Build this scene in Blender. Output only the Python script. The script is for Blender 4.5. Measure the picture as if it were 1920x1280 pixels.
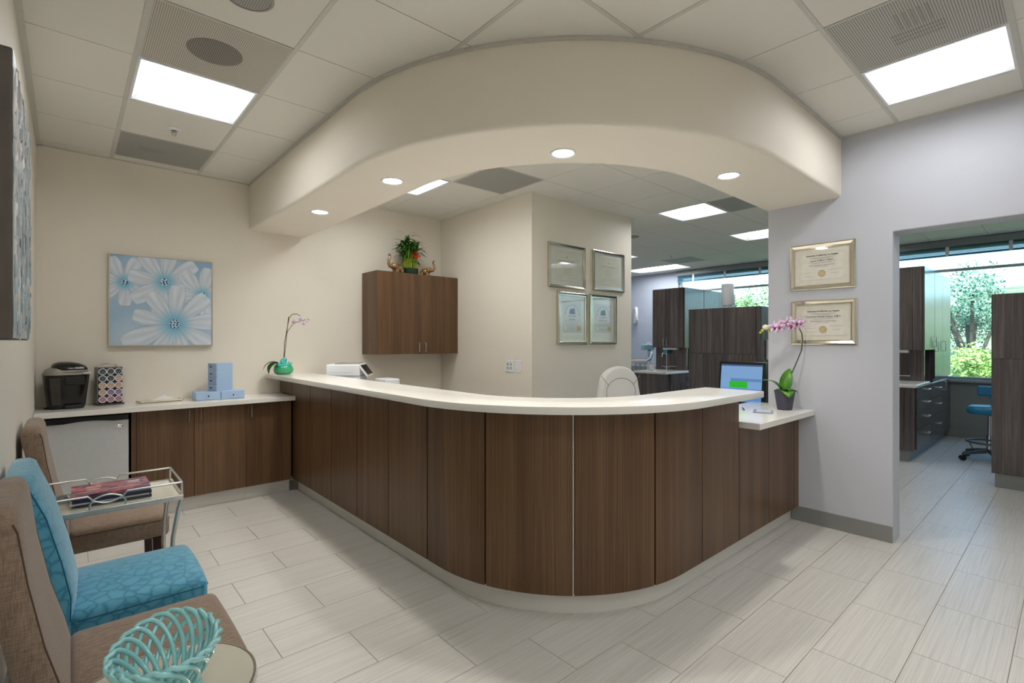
import bpy, bmesh, math, random
from mathutils import Vector, Matrix
random.seed(7)
PI = math.pi
for o in list(bpy.data.objects): bpy.data.objects.remove(o)
scn = bpy.context.scene
COL = scn.collection

# ------------------------------------------------------------------ camera
YAW = math.radians(41.6); CAMH = 1.379; FPX = 939.7
cam_d = bpy.data.cameras.new('camera'); cam = bpy.data.objects.new('camera', cam_d); COL.objects.link(cam)
cam_d.sensor_width = 36; cam_d.lens = 36 * FPX / 1920; cam_d.shift_y = 0.8 / 1920
cam_d.clip_start = .02; cam_d.clip_end = 500
cam.location = (0, 0, CAMH); cam.rotation_euler = (PI / 2, 0, -YAW)
scn.camera = cam

# ------------------------------------------------------------------ world, sun, exposure
w = bpy.data.worlds.new('world'); scn.world = w; w.use_nodes = True
wn = w.node_tree.nodes; wl = w.node_tree.links
sky = wn.new('ShaderNodeTexSky'); sky.sky_type = 'NISHITA'; sky.sun_disc = False
sky.sun_elevation = math.radians(50); sky.sun_rotation = math.radians(250); sky.air_density = 1.0; sky.dust_density = 2.0
bg = wn['Background']; wl.new(sky.outputs[0], bg.inputs[0]); bg.inputs[1].default_value = .36
sun_d = bpy.data.lights.new('sun', 'SUN'); sun_d.energy = 3.9; sun_d.angle = .01; sun_d.color = (1, .95, .86)
sun = bpy.data.objects.new('sun', sun_d); COL.objects.link(sun)
sun.rotation_euler = Vector((1, .35, -1.1)).to_track_quat('-Z', 'Y').to_euler()
TROFFER = 8.5      # emission of the recessed ceiling lights
DOWN = 22.0        # emission of the round downlights
DOWN_W = 26.0      # spot power of each downlight
vs = scn.view_settings
vs.view_transform = 'Standard'; vs.look = 'None'; vs.exposure = 1.1; vs.gamma = 1.0; vs.use_curve_mapping = False

# ------------------------------------------------------------------ helpers
def S(r, g, b):
    f = lambda c: (c / 255 / 12.92) if c <= 10.3 else ((c / 255 + .055) / 1.055) ** 2.4
    return (f(r), f(g), f(b), 1)

class MB:
    def __init__(s): s.v = []; s.f = []
    def add(s, vs_, fs):
        n = len(s.v); s.v += [tuple(v) for v in vs_]; s.f += [[i + n for i in f] for f in fs]; return s
    def box(s, x0, y0, z0, x1, y1, z1):
        x0, x1 = min(x0, x1), max(x0, x1); y0, y1 = min(y0, y1), max(y0, y1); z0, z1 = min(z0, z1), max(z0, z1)
        return s.add([(x0,y0,z0),(x1,y0,z0),(x1,y1,z0),(x0,y1,z0),(x0,y0,z1),(x1,y0,z1),(x1,y1,z1),(x0,y1,z1)],
                     [[0,3,2,1],[4,5,6,7],[0,1,5,4],[1,2,6,5],[2,3,7,6],[3,0,4,7]])
    def prism(s, poly, axis, a0, a1):
        """poly of 2-D points, extruded along axis ('x','y','z') from a0 to a1"""
        def P(p, a):
            return {'z': (p[0], p[1], a), 'y': (p[0], a, p[1]), 'x': (a, p[0], p[1])}[axis]
        n = len(poly)
        vs_ = [P(p, a0) for p in poly] + [P(p, a1) for p in poly]
        fs = [list(range(n))[::-1], list(range(n, 2 * n))] + [[i, (i + 1) % n, n + (i + 1) % n, n + i] for i in range(n)]
        return s.add(vs_, fs)
    def tube(s, pts, r, n=8, closed=False, caps=True):
        pts = [Vector(p) for p in pts]; m = len(pts)
        rs = r if isinstance(r, (list, tuple)) else [r] * m
        up = None; rings = []
        for i, p in enumerate(pts):
            a = pts[(i - 1) % m] if (closed or i > 0) else p
            b = pts[(i + 1) % m] if (closed or i < m - 1) else p
            t = (b - a)
            if t.length < 1e-9: t = Vector((0, 0, 1))
            t.normalize()
            if up is None:
                up = Vector((0, 0, 1)) if abs(t.z) < .9 else Vector((1, 0, 0))
            u = up - t * up.dot(t)
            if u.length < 1e-6: u = t.orthogonal()
            u.normalize(); up = u; w_ = t.cross(u)
            rings.append([p + (u * math.cos(2 * PI * k / n) + w_ * math.sin(2 * PI * k / n)) * rs[i] for k in range(n)])
        vs_ = [v for ring in rings for v in ring]; fs = []
        for i in range(m if closed else m - 1):
            j = (i + 1) % m
            for k in range(n):
                fs.append([i * n + k, i * n + (k + 1) % n, j * n + (k + 1) % n, j * n + k])
        if not closed and caps:
            fs.append(list(range(n))[::-1]); fs.append([(m - 1) * n + k for k in range(n)])
        return s.add(vs_, fs)
    def cyl(s, p0, p1, r0, r1=None, n=20): return s.tube([p0, p1], [r0, r0 if r1 is None else r1], n)
    def lathe(s, prof, n=32, c=(0, 0, 0), sx=1, sy=1, caps=True):
        m = len(prof); vs_ = []; fs = []
        for r, z in prof:
            for k in range(n):
                a = 2 * PI * k / n; vs_.append((c[0] + r * sx * math.cos(a), c[1] + r * sy * math.sin(a), c[2] + z))
        for i in range(m - 1):
            for k in range(n): fs.append([i * n + k, i * n + (k + 1) % n, (i + 1) * n + (k + 1) % n, (i + 1) * n + k])
        if caps:
            if prof[0][0] > 1e-6: fs.append(list(range(n))[::-1])
            if prof[-1][0] > 1e-6: fs.append([(m - 1) * n + k for k in range(n)])
        return s.add(vs_, fs)
    def sphere(s, c, r, n=14, m=8, sx=1, sy=1, sz=1):
        return s.lathe([(max(r * math.sin(PI * i / m), 0), -r * math.cos(PI * i / m) * sz) for i in range(m + 1)], n, c, sx, sy, caps=False)
    def sweep(s, sec, stations, P, caps=True):
        """sec: list of (r,z); P(station, r)->(x,y)"""
        n = len(sec); vs_ = []; fs = []
        for st in stations:
            for r, z in sec:
                x, y = P(st, r); vs_.append((x, y, z))
        for i in range(len(stations) - 1):
            for k in range(n): fs.append([i * n + k, i * n + (k + 1) % n, (i + 1) * n + (k + 1) % n, (i + 1) * n + k])
        if caps: fs.append(list(range(n))[::-1]); fs.append([(len(stations) - 1) * n + k for k in range(n)])
        return s.add(vs_, fs)
    def xf(s, M, start=0):
        s.v[start:] = [tuple(M @ Vector(v)) for v in s.v[start:]]; return s
    def build(s, name, mat, parent=None, smooth=False, bevel=0, seg=2, loc=None, rot=None, kind=None):
        me = bpy.data.meshes.new(name); me.from_pydata(s.v, [], s.f); 
        bm = bmesh.new(); bm.from_mesh(me)
        bmesh.ops.remove_doubles(bm, verts=bm.verts, dist=1e-6)
        bmesh.ops.recalc_face_normals(bm, faces=bm.faces)
        if bevel:
            ed = [e for e in bm.edges if len(e.link_faces) == 2 and e.calc_face_angle(0) > .5]
            bmesh.ops.bevel(bm, geom=ed, offset=bevel, segments=seg, profile=.5, affect='EDGES', clamp_overlap=True)
        bm.to_mesh(me); bm.free()
        if smooth:
            for p in me.polygons: p.use_smooth = True
            if smooth != 'all':
                try: me.set_sharp_from_angle(angle=math.radians(40))
                except Exception: pass
        me.materials.append(mat)
        o = bpy.data.objects.new(name, me); COL.objects.link(o)
        if parent: o.parent = parent
        if loc: o.location = loc
        if rot: o.rotation_euler = rot
        if kind: o['kind'] = kind
        return o

def thing(name, label, cat, loc=(0, 0, 0), rz=0, group=None):
    o = bpy.data.objects.new(name, None); COL.objects.link(o); o.empty_display_size = .1
    o.location = loc; o.rotation_euler = (0, 0, rz); o['label'] = label; o['category'] = cat
    if group: o['group'] = group
    return o
def tag(o, label, cat, group=None):
    o['label'] = label; o['category'] = cat
    if group: o['group'] = group
    return o
def struct(o, label=None):
    o['kind'] = 'structure'
    if label: o['label'] = label
    return o
def copy_tree(o, parent=None):
    c = o.copy(); COL.objects.link(c); c.parent = parent
    for ch in list(o.children): copy_tree(ch, c)
    return c
def text(body, size, mat, parent, loc, rot, name='lettering', align='CENTER', ext=.0002, sx=1, bold=0):
    cu = bpy.data.curves.new('t', 'FONT'); cu.body = body; cu.size = size; cu.align_x = align; cu.align_y = 'CENTER'
    cu.extrude = ext; cu.resolution_u = 2; cu.offset = bold
    t = bpy.data.objects.new('t', cu); COL.objects.link(t); bpy.context.view_layer.update()
    me = bpy.data.meshes.new_from_object(t.evaluated_get(bpy.context.evaluated_depsgraph_get()))
    bpy.data.objects.remove(t); me.name = name
    me.materials.clear(); me.materials.append(mat)
    o = bpy.data.objects.new(name, me); COL.objects.link(o); o.parent = parent
    o.location = loc; o.rotation_euler = rot; o.scale = (sx, 1, 1)
    return o

# ------------------------------------------------------------------ materials
def base_mat(name):
    m = bpy.data.materials.new(name); m.use_nodes = True
    nt = m.node_tree; b = nt.nodes['Principled BSDF']
    return m, nt, b
def N(nt, t, **kw):
    n = nt.nodes.new(t)
    for k, v in kw.items(): setattr(n, k, v)
    return n
def coords(nt, kind='Object', scale=(1, 1, 1), rnd=0):
    if kind == 'Position': src = N(nt, 'ShaderNodeNewGeometry').outputs['Position']
    else: src = N(nt, 'ShaderNodeTexCoord').outputs[kind]
    mp = N(nt, 'ShaderNodeMapping'); mp.inputs['Scale'].default_value = scale
    if rnd:
        oi = N(nt, 'ShaderNodeObjectInfo'); ad = N(nt, 'ShaderNodeVectorMath', operation='ADD')
        mu = N(nt, 'ShaderNodeMath', operation='MULTIPLY'); mu.inputs[1].default_value = rnd
        nt.links.new(oi.outputs['Random'], mu.inputs[0]); nt.links.new(src, ad.inputs[0]); nt.links.new(mu.outputs[0], ad.inputs[1])
        src = ad.outputs[0]
    nt.links.new(src, mp.inputs['Vector']); return mp.outputs['Vector']
def ramp(nt, fac, stops):
    r = N(nt, 'ShaderNodeValToRGB'); e = r.color_ramp.elements
    while len(e) < len(stops): e.new(.5)
    for i, (p, c) in enumerate(stops): e[i].position = p; e[i].color = c
    nt.links.new(fac, r.inputs[0]); return r.outputs[0]
def noise(nt, vec, scale=5, detail=3, rough=.5, dist=0):
    n = N(nt, 'ShaderNodeTexNoise'); n.inputs['Scale'].default_value = scale; n.inputs['Detail'].default_value = detail
    n.inputs['Roughness'].default_value = rough; n.inputs['Distortion'].default_value = dist
    nt.links.new(vec, n.inputs['Vector']); return n.outputs['Fac']
def bump(nt, b, h, strength=.1, dist=.01):
    bp = N(nt, 'ShaderNodeBump'); bp.inputs['Strength'].default_value = strength; bp.inputs['Distance'].default_value = dist
    nt.links.new(h, bp.inputs['Height']); nt.links.new(bp.outputs[0], b.inputs['Normal'])
def mix(c, k): return tuple(min(1, x * k) for x in c[:3]) + (1,)
def M(name, col, rough=.5, metal=0, scale=30, amt=.04, bmp=0, kind='Object', vscale=(1, 1, 1), spec=.5, coat=0):
    """plain procedural material: base colour with a fine noise variation"""
    m, nt, b = base_mat(name)
    v = coords(nt, kind, vscale); f = noise(nt, v, scale, 3)
    nt.links.new(ramp(nt, f, [(.3, mix(col, 1 - amt)), (.7, mix(col, 1 + amt))]), b.inputs['Base Color'])
    b.inputs['Roughness'].default_value = rough; b.inputs['Metallic'].default_value = metal
    b.inputs['Specular IOR Level'].default_value = spec
    if coat: b.inputs['Coat Weight'].default_value = coat; b.inputs['Coat Roughness'].default_value = .05
    if bmp: bump(nt, b, f, bmp, .002)
    return m
def M_wood(name, cols, rough=.35, fine=70, broad=9, spec=.4):
    m, nt, b = base_mat(name)
    a = noise(nt, coords(nt, 'Position', (fine, fine, 1.3), 13.7), 1, 8, .65)
    c = noise(nt, coords(nt, 'Position', (broad, broad, .35), 5.1), 1, 3, .5)
    f = noise(nt, coords(nt, 'Position', (fine * 5, fine * 5, 5), 3.3), 1, 2)
    ad = N(nt, 'ShaderNodeMath', operation='MULTIPLY_ADD'); ad.inputs[1].default_value = .55
    nt.links.new(a, ad.inputs[0])
    m2 = N(nt, 'ShaderNodeMath', operation='MULTIPLY'); m2.inputs[1].default_value = .3; nt.links.new(c, m2.inputs[0])
    nt.links.new(m2.outputs[0], ad.inputs[2])
    m3 = N(nt, 'ShaderNodeMath', operation='MULTIPLY_ADD'); m3.inputs[1].default_value = .15
    nt.links.new(f, m3.inputs[0]); nt.links.new(ad.outputs[0], m3.inputs[2])
    nt.links.new(ramp(nt, m3.outputs[0], [(.36, cols[0]), (.5, cols[1]), (.64, cols[2])]), b.inputs['Base Color'])
    b.inputs['Roughness'].default_value = rough; b.inputs['Specular IOR Level'].default_value = spec
    bump(nt, b, f, .05, .001)
    return m
def M_fabric(name, col, col2, scale=420):
    m, nt, b = base_mat(name)
    v1 = coords(nt, 'Object', (scale * 1.5, scale * 1.5, scale * .1)); v2 = coords(nt, 'Object', (scale * .1, scale * .3, scale * 1.5))
    a = noise(nt, v1, 1, 2); c = noise(nt, v2, 1, 2)
    mx = N(nt, 'ShaderNodeMath', operation='MULTIPLY_ADD'); mx.inputs[1].default_value = .5
    h = N(nt, 'ShaderNodeMath', operation='MULTIPLY'); h.inputs[1].default_value = .5
    nt.links.new(c, h.inputs[0]); nt.links.new(a, mx.inputs[0]); nt.links.new(h.outputs[0], mx.inputs[2])
    nt.links.new(ramp(nt, mx.outputs[0], [(.38, col2), (.6, col)]), b.inputs['Base Color'])
    b.inputs['Roughness'].default_value = .9; b.inputs['Sheen Weight'].default_value = .25; b.inputs['Specular IOR Level'].default_value = .2
    bump(nt, b, mx.outputs[0], .35, .001)
    return m
def M_emit(name, col, st):
    m, nt, b = base_mat(name)
    v = coords(nt, 'Object'); f = noise(nt, v, 4, 1)
    nt.links.new(ramp(nt, f, [(.2, mix(col, .97)), (.8, col)]), b.inputs['Emission Color'])
    b.inputs['Base Color'].default_value = (.8, .8, .8, 1) if st > 2 else (.02, .02, .02, 1)
    b.inputs['Emission Strength'].default_value = st
    return m
def M_perf(name, col, hole, pitch=.011, rad=.3, rough=.6):
    """perforated sheet metal: rows of small dark holes"""
    m, nt, b = base_mat(name)
    sp = N(nt, 'ShaderNodeSeparateXYZ'); nt.links.new(coords(nt, 'Position', (1 / pitch, 1 / pitch, 1)), sp.inputs[0])
    q = []
    for ax in 'XY':
        fr = N(nt, 'ShaderNodeMath', operation='FRACT'); nt.links.new(sp.outputs[ax], fr.inputs[0])
        sb = N(nt, 'ShaderNodeMath', operation='SUBTRACT'); sb.inputs[1].default_value = .5; nt.links.new(fr.outputs[0], sb.inputs[0])
        p = N(nt, 'ShaderNodeMath', operation='MULTIPLY'); nt.links.new(sb.outputs[0], p.inputs[0]); nt.links.new(sb.outputs[0], p.inputs[1]); q.append(p)
    ad = N(nt, 'ShaderNodeMath', operation='ADD'); nt.links.new(q[0].outputs[0], ad.inputs[0]); nt.links.new(q[1].outputs[0], ad.inputs[1])
    nt.links.new(ramp(nt, ad.outputs[0], [(rad * rad * .8, hole), (rad * rad * 1.3, col)]), b.inputs['Base Color'])
    b.inputs['Roughness'].default_value = rough
    return m
def M_glass(name, tint, gloss=.06, grough=.02):
    m = bpy.data.materials.new(name); m.use_nodes = True; nt = m.node_tree
    nt.nodes.remove(nt.nodes['Principled BSDF']); out = nt.nodes['Material Output']
    t = N(nt, 'ShaderNodeBsdfTransparent'); g = N(nt, 'ShaderNodeBsdfGlossy'); g.inputs['Roughness'].default_value = grough
    f = noise(nt, coords(nt, 'Object'), 2, 1)
    nt.links.new(ramp(nt, f, [(.2, mix(tint, .98)), (.8, tint)]), t.inputs[0])
    mx = N(nt, 'ShaderNodeMixShader'); mx.inputs[0].default_value = gloss
    nt.links.new(t.outputs[0], mx.inputs[1]); nt.links.new(g.outputs[0], mx.inputs[2]); nt.links.new(mx.outputs[0], out.inputs[0])
    return m

def M_wall(name, col):
    m, nt, b = base_mat(name)
    a = noise(nt, coords(nt, 'Position', (8, 8, 260)), 1, 2); c = noise(nt, coords(nt, 'Position', (160, 160, 6)), 1, 2)
    ad = N(nt, 'ShaderNodeMath', operation='ADD'); nt.links.new(a, ad.inputs[0]); nt.links.new(c, ad.inputs[1])
    nt.links.new(ramp(nt, ad.outputs[0], [(.35, mix(col, .975)), (.75, mix(col, 1.02))]), b.inputs['Base Color'])
    b.inputs['Roughness'].default_value = .62; b.inputs['Specular IOR Level'].default_value = .3
    bump(nt, b, ad.outputs[0], .04, .001)
    return m

WALL_CREAM = M_wall('wall_cream', S(233, 225, 211)); WALL_WHITE = M_wall('wall_offwhite', S(234, 228, 216))
WALL_GREY = M_wall('wall_grey', S(196, 198, 206)); WALL_OP = M_wall('wall_operatory', S(186, 194, 208))
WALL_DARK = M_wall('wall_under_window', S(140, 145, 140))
TILE_C = M('ceiling_tile', S(226, 223, 215), .95, 0, 220, .05, .3, spec=.1)
TEE = M('tee_metal', S(200, 198, 190), .5)
DECK = M('deck_dark', S(70, 66, 60), .9)
WALNUT = M_wood('walnut', [S(68, 47, 31), S(97, 71, 48), S(126, 97, 67)], .36, 230, 11)
WALNUT_EDGE = M_wood('walnut_dark', [S(16, 11, 8), S(22, 15, 11), S(30, 21, 15)], .8, spec=.1)
ASH = M_wood('grey_ash', [S(52, 44, 44), S(80, 70, 69), S(118, 106, 103)], .18, 60, 14, .9)
QUARTZ = M('quartz_white', S(232, 229, 222), .16, 0, 300, .02)
STEEL = M('brushed_steel', S(224, 222, 216), .4, .15, 40, .03, 0, 'Position', (1, 1, 60))
STEEL_D = M('brushed_steel_dark', S(150, 150, 148), .42, .45, 40, .03, 0, 'Position', (1, 1, 60))
CHROME = M('chrome', S(225, 225, 225), .1, 1, 10, .01)
NICKEL = M('satin_nickel', S(205, 203, 198), .28, 1, 30, .02)
CHAMP = M('champagne_mirror', S(216, 211, 196), .12, 1, 8, .03)
BLACK = M('black_plastic', S(16, 14, 15), .22, 0, 40, .1)
BLACK_M = M('black_matte', S(22, 21, 22), .6, 0, 40, .1)
GREY_P = M('grey_plastic', S(150, 145, 138), .4)
WHITE_P = M('white_plastic', S(232, 233, 235), .4, 0, 20, .015)
WHITE_L = M('white_leather', S(226, 224, 220), .45, 0, 90, .02, .15)
FAB_B = M_fabric('taupe_linen', S(152, 132, 114), S(118, 98, 83))
PIPING = M('taupe_piping', S(82, 62, 50), .9)
LEGWOOD = M_wood('espresso_leg', [S(30, 14, 10), S(44, 22, 16), S(58, 30, 22)], .3)
GREEN = M('leaf_green', S(74, 132, 30), .35, 0, 14, .25); GREEN_D = M('leaf_dark', S(38, 92, 22), .4, 0, 14, .3)
STALK = M('bamboo_stalk', S(150, 170, 50), .4, 0, 25, .2)
STEM = M('orchid_stem', S(62, 62, 32), .6, 0, 40, .25)
MAT_W = M('mat_board', S(226, 228, 220), .8); PAPER = M('certificate_paper', S(222, 222, 206), .8)
MAT_C = M('mat_cream', S(232, 227, 212), .8); PAPER_C = M('certificate_cream', S(236, 232, 220), .8)
INK = M('ink', S(50, 48, 50), .8); INK_L = M('ink_pale', S(176, 176, 170), .8); INK_F = M('ink_faint', S(188, 188, 180), .8)
GOLD = M('gold_seal', S(190, 170, 50), .4, .3); TAN = M('tan_seal', S(214, 190, 150), .7)
PIC_GLASS = M_glass('picture_glass', (1, 1, 1, 1), .05, .03)
AQUA = M('aqua_ceramic', S(152, 212, 213), .12, 0, 12, .08, coat=.5)
LENS = M_emit('light_lens', (.97, .985, 1, 1), TROFFER)
DLENS = M_emit('downlight_lens', (1, .97, .92, 1), DOWN)
FIX_W = M('fixture_white', S(228, 230, 234), .4)
PERF = M_perf('perforated_metal', S(206, 200, 188), S(140, 134, 124), .009, .34)
PERF_D = M_perf('perforated_metal_dark', S(150, 144, 136), S(78, 74, 72), .009, .34)
PERF_G = M_perf('perforated_metal_grey', S(200, 198, 192), S(112, 110, 106), .010, .34)
PERF_GD = M_perf('perforated_metal_grey_dark', S(176, 174, 168), S(118, 116, 112), .010, .34)  # darker grey sheet: vent faces, speaker grilles, louvers behind the holes

# ------------------------------------------------------------------ dimensions
XL, YB, XR, ZC = -.175, 5.2, 4.23, 2.867
XW, YF, YO = 9.65, -2.6, 7.0           # window wall, wall behind the camera, far end of the operatories
DECKZ = 3.0

def proj(x, y, z):
    s, c = math.sin(YAW), math.cos(YAW); d = x * s + y * c
    if d < .05: return None
    return 960 + FPX * (x * c - y * s) / d, 640.8 - FPX * (z - CAMH) / d, d

# ------------------------------------------------------------------ floor
fm, nt, b = base_mat('porcelain_tile')
a = noise(nt, coords(nt, 'Position', (1.6, 150, 1), 9.3), 1, 5, .6); c = noise(nt, coords(nt, 'Position', (3, 420, 1), 4.1), 1, 2)
ad = N(nt, 'ShaderNodeMath', operation='MULTIPLY_ADD'); ad.inputs[1].default_value = .6; nt.links.new(a, ad.inputs[0])
h_ = N(nt, 'ShaderNodeMath', operation='MULTIPLY'); h_.inputs[1].default_value = .4; nt.links.new(c, h_.inputs[0]); nt.links.new(h_.outputs[0], ad.inputs[2])
nt.links.new(ramp(nt, ad.outputs[0], [(.3, S(182, 178, 170)), (.5, S(204, 200, 193)), (.68, S(216, 213, 207))]), b.inputs['Base Color'])
b.inputs['Roughness'].default_value = .34; b.inputs['Specular IOR Level'].default_value = .45
bump(nt, b, ad.outputs[0], .05, .001)
TILE_F = fm
GROUT = M('grout', S(180, 168, 150), .9, 0, 60, .08)
fl = struct(MB().box(XL - .15, YF - .15, -.12, XW + .15, YO + .15, -.004).build('floor', GROUT))
TL, TW, FX, FY, G = .6027, .3018, 2.8122, .4883, .003
unit = MB().box(-.5, -.5, -1, .5, .5, 0).build('floor_tile', TILE_F)
unit_me = unit.data; bpy.data.objects.remove(unit)
cand = []
for j in range(-12, 24):
    y0 = FY + j * TW; y1 = y0 + TW
    off = 0 if j % 2 else .5 * TL
    for i in range(-8, 14):
        x0 = FX + off + i * TL; x1 = x0 + TL
        a0, a1, b0, b1 = max(x0, XL), min(x1, XW), max(y0, YF), min(y1, YO)
        if a1 - a0 < .02 or b1 - b0 < .02: continue
        p = proj((a0 + a1) / 2, (b0 + b1) / 2, 0)
        vis = p is not None and -150 < p[0] < 2070 and p[1] < 1450
        under = (a0 > 1.75 and a1 < 4.2 and b0 > 1.6 and b1 < 5.2) or (a0 > 3.44 and a1 < 5.1 and b0 > 3.6)
        score = (1 / p[2] if vis and not under else -1 + (0 if under else .1))
        cand.append((score, a0, a1, b0, b1))
cand.sort(reverse=True)
rest = MB()
for k, (s_, a0, a1, b0, b1) in enumerate(cand):
    if k < 290 and s_ > 0:
        o = bpy.data.objects.new('floor_tile', unit_me); COL.objects.link(o); o.parent = fl
        o.location = ((a0 + a1) / 2, (b0 + b1) / 2, 0); o.scale = (a1 - a0 - G, b1 - b0 - G, .004)
    else: rest.box(a0 + G / 2, b0 + G / 2, -.004, a1 - G / 2, b1 - G / 2, 0)
rest.build('floor_tile_field', TILE_F, fl, kind='stuff')

# ------------------------------------------------------------------ walls
T = .15
struct(MB().box(XL - T, YF - T, -.004, XL, YB + T, DECKZ).build('wall_left', WALL_WHITE))
struct(MB().box(XL, YB, -.004, 3.445, YB + T, DECKZ).build('wall_back', WALL_CREAM))
struct(MB().box(XL, YF - T, -.004, XW + T, YF, DECKZ).build('wall_front', WALL_WHITE))
# solid block behind the reception: two faces seen (side wall and the wall with four certificates)
struct(MB().box(3.445, 3.585, -.004, 5.12, YO, DECKZ).build('wall_inner', WALL_CREAM, bevel=.004))
struct(MB().box(5.12, YO, -.004, XW + T, YO + T, DECKZ).build('wall_far', WALL_OP))
# grey wall on the right with the doorway
wr = MB().prism([(.835, -.004), (1.653, -.004), (1.653, DECKZ), (YF, DECKZ), (YF, -.004), (-.9, -.004), (-.9, 2.135), (.835, 2.135)], 'x', XR, XR + .2)
struct(wr.build('wall_right', WALL_GREY, bevel=.006))
# window wall: below the sill, above the head, the closed end on the left
WY0, WY1, WZ0, WZ1 = -2.3, 5.58, .834, 2.76
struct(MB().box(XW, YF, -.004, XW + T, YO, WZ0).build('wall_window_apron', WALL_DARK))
ww = MB(); ww.box(XW, YF, WZ1, XW + T, YO, DECKZ); ww.box(XW, WY1, WZ0, XW + T, YO, WZ1); ww.box(XW, YF, WZ0, XW + T, WY0, WZ1)
struct(ww.build('wall_window', WALL_OP))
# baseboards
struct(MB().box(XR - .008, .835, 0, XR, 1.475, .112).build('baseboard_right', STEEL_D, bevel=.002))
struct(MB().box(XL, YF, 0, XL + .008, 4.8, .1).build('baseboard_left', STEEL_D, bevel=.002))
struct(MB().box(XW - .008, YF, 0, XW, YO, .1).build('baseboard_window', STEEL_D, bevel=.002))
struct(MB().box(5.12, 3.585, 0, 5.128, YO, .1).build('baseboard_inner', STEEL_D, bevel=.002))

# ------------------------------------------------------------------ ceiling with lay-in tiles
ce = struct(MB().box(XL - .15, YF - .15, DECKZ, XW + .15, YO + .15, DECKZ + .1).build('ceiling', DECK))
GX, GS, GY, GT = .268, .6035, 3.2459, .6096
def cell(i, j): return GX + i * GS, GX + (i + 1) * GS, GY - (j + 1) * GT, GY - j * GT     # x0,x1,y0,y1
LIGHTS = {(0, -1): 'square recessed ceiling light beside the round speaker grille',
          (5, 4): 'recessed ceiling light above the grey wall near the doorway',
          (3, -2): 'recessed ceiling light above the walnut wall cabinet',
          (8, 0): 'recessed ceiling light beyond the reception beside a dark vent',
          (11, 0): 'recessed ceiling light half hidden behind the grey wall',
          (0, 5): 'added unseen recessed ceiling light over the waiting chairs', (2, 7): 'added unseen recessed ceiling light behind the waiting area',  # unseen lights added behind the camera to brighten the waiting room
          (0, 8): 'added unseen recessed ceiling light in the rear corner of the waiting area', (3, 6): 'added unseen recessed ceiling light in the middle of the waiting area',  # also added out of view, for more light from behind
          (3, 0): 'added hidden recessed ceiling light above the reception seat',  # hidden by the soffit, added to light the reception interior
          (11, 4): 'added hidden recessed ceiling light over the operatory doorway',  # hidden above the header, added to brighten the operatory
          (8, 5): 'added hidden recessed ceiling light in the corridor', (14, 1): 'added hidden recessed ceiling light near the operatory window', (11, -4): 'added hidden recessed ceiling light over the far operatory'}  # out of view, added to fill corridor and operatories with light
LONG = (14, -4)
VENTS = {(0, 0), (0, -3), (4, 4), (4, -1), (8, 1), (13, -3)}
skip = set(LIGHTS) | VENTS | {LONG, (14, -5)}
ut = MB().box(-.5, -.5, 0, .5, .5, 1).build('ceiling_tile', TILE_C); ut_me = ut.data; bpy.data.objects.remove(ut)
for i in range(-1, 16):
    for j in range(-7, 10):
        if (i, j) in skip: continue
        x0, x1, y0, y1 = cell(i, j)
        a0, a1, b0, b1 = max(x0, XL), min(x1, XW), max(y0, YF), min(y1, YO)
        if a1 - a0 < .03 or b1 - b0 < .03: continue
        if b0 > YB and a1 < 5.1: continue
        if a0 > 3.46 and a1 < 5.1 and b0 > 3.6: continue
        if a1 < 5.1: b1 = min(b1, YB)
        o = bpy.data.objects.new('ceiling_tile', ut_me); COL.objects.link(o); o.parent = ce
        o.location = ((a0 + a1) / 2, (b0 + b1) / 2, ZC); o.scale = (a1 - a0 - .005, b1 - b0 - .005, .014)
for i in range(0, 4):
    x = GX + i * GS; MB().box(x - .011, YF, ZC - .003, x + .011, YB, ZC - .0002).build('tee_bar', TEE, ce)
for j in range(3, 9):
    y = GY - j * GT; MB().box(1.5, y - .011, ZC - .0032, XR, y + .011, ZC - .0002).build('tee_bar', TEE, ce)
# wall angle trims
struct(MB().box(XL, YF, ZC - .006, XL + .028, YB, ZC - .0002).build('trim_1', TEE))
struct(MB().box(XL, YB - .02, ZC - .006, 1.28, YB, ZC - .0002).build('trim_2', TEE))
struct(MB().box(XR - .02, YF, ZC - .006, XR, 1.14, ZC - .0002).build('trim_3', TEE))

# ------------------------------------------------------------------ curved soffit
SCX, SCY, SRO, SRI, SZ = 3.08, 2.93, 1.79, 1.265, 2.435
def path_pt(cx, cy):
    def P(st, r):
        k, v = st
        if k == 'a': return cx - r, v
        if k == 'b': return cx - r * math.cos(v), cy - r * math.sin(v)
        return v, cy - r
    return P
PS = path_pt(SCX, SCY)
stations = [('a', YB)] + [('b', k / 40 * PI / 2) for k in range(41)] + [('c', XR)]
sec = [(SRO, ZC - .001), (SRO, SZ + .028), (SRO - .004, SZ + .013), (SRO - .013, SZ + .004), (SRO - .028, SZ),
       (SRI + .012, SZ), (SRI, SZ + .012), (SRI, ZC - .001)]
so = MB().sweep(sec, stations, PS).build('ceiling_soffit', WALL_CREAM, smooth=True); struct(so)
struct(MB().sweep([(SRO + .002, ZC - .001), (SRO + .014, ZC - .001), (SRO + .014, ZC - .018), (SRO + .002, ZC - .018)], stations, PS).build('trim_4', TEE, smooth=True))

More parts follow.
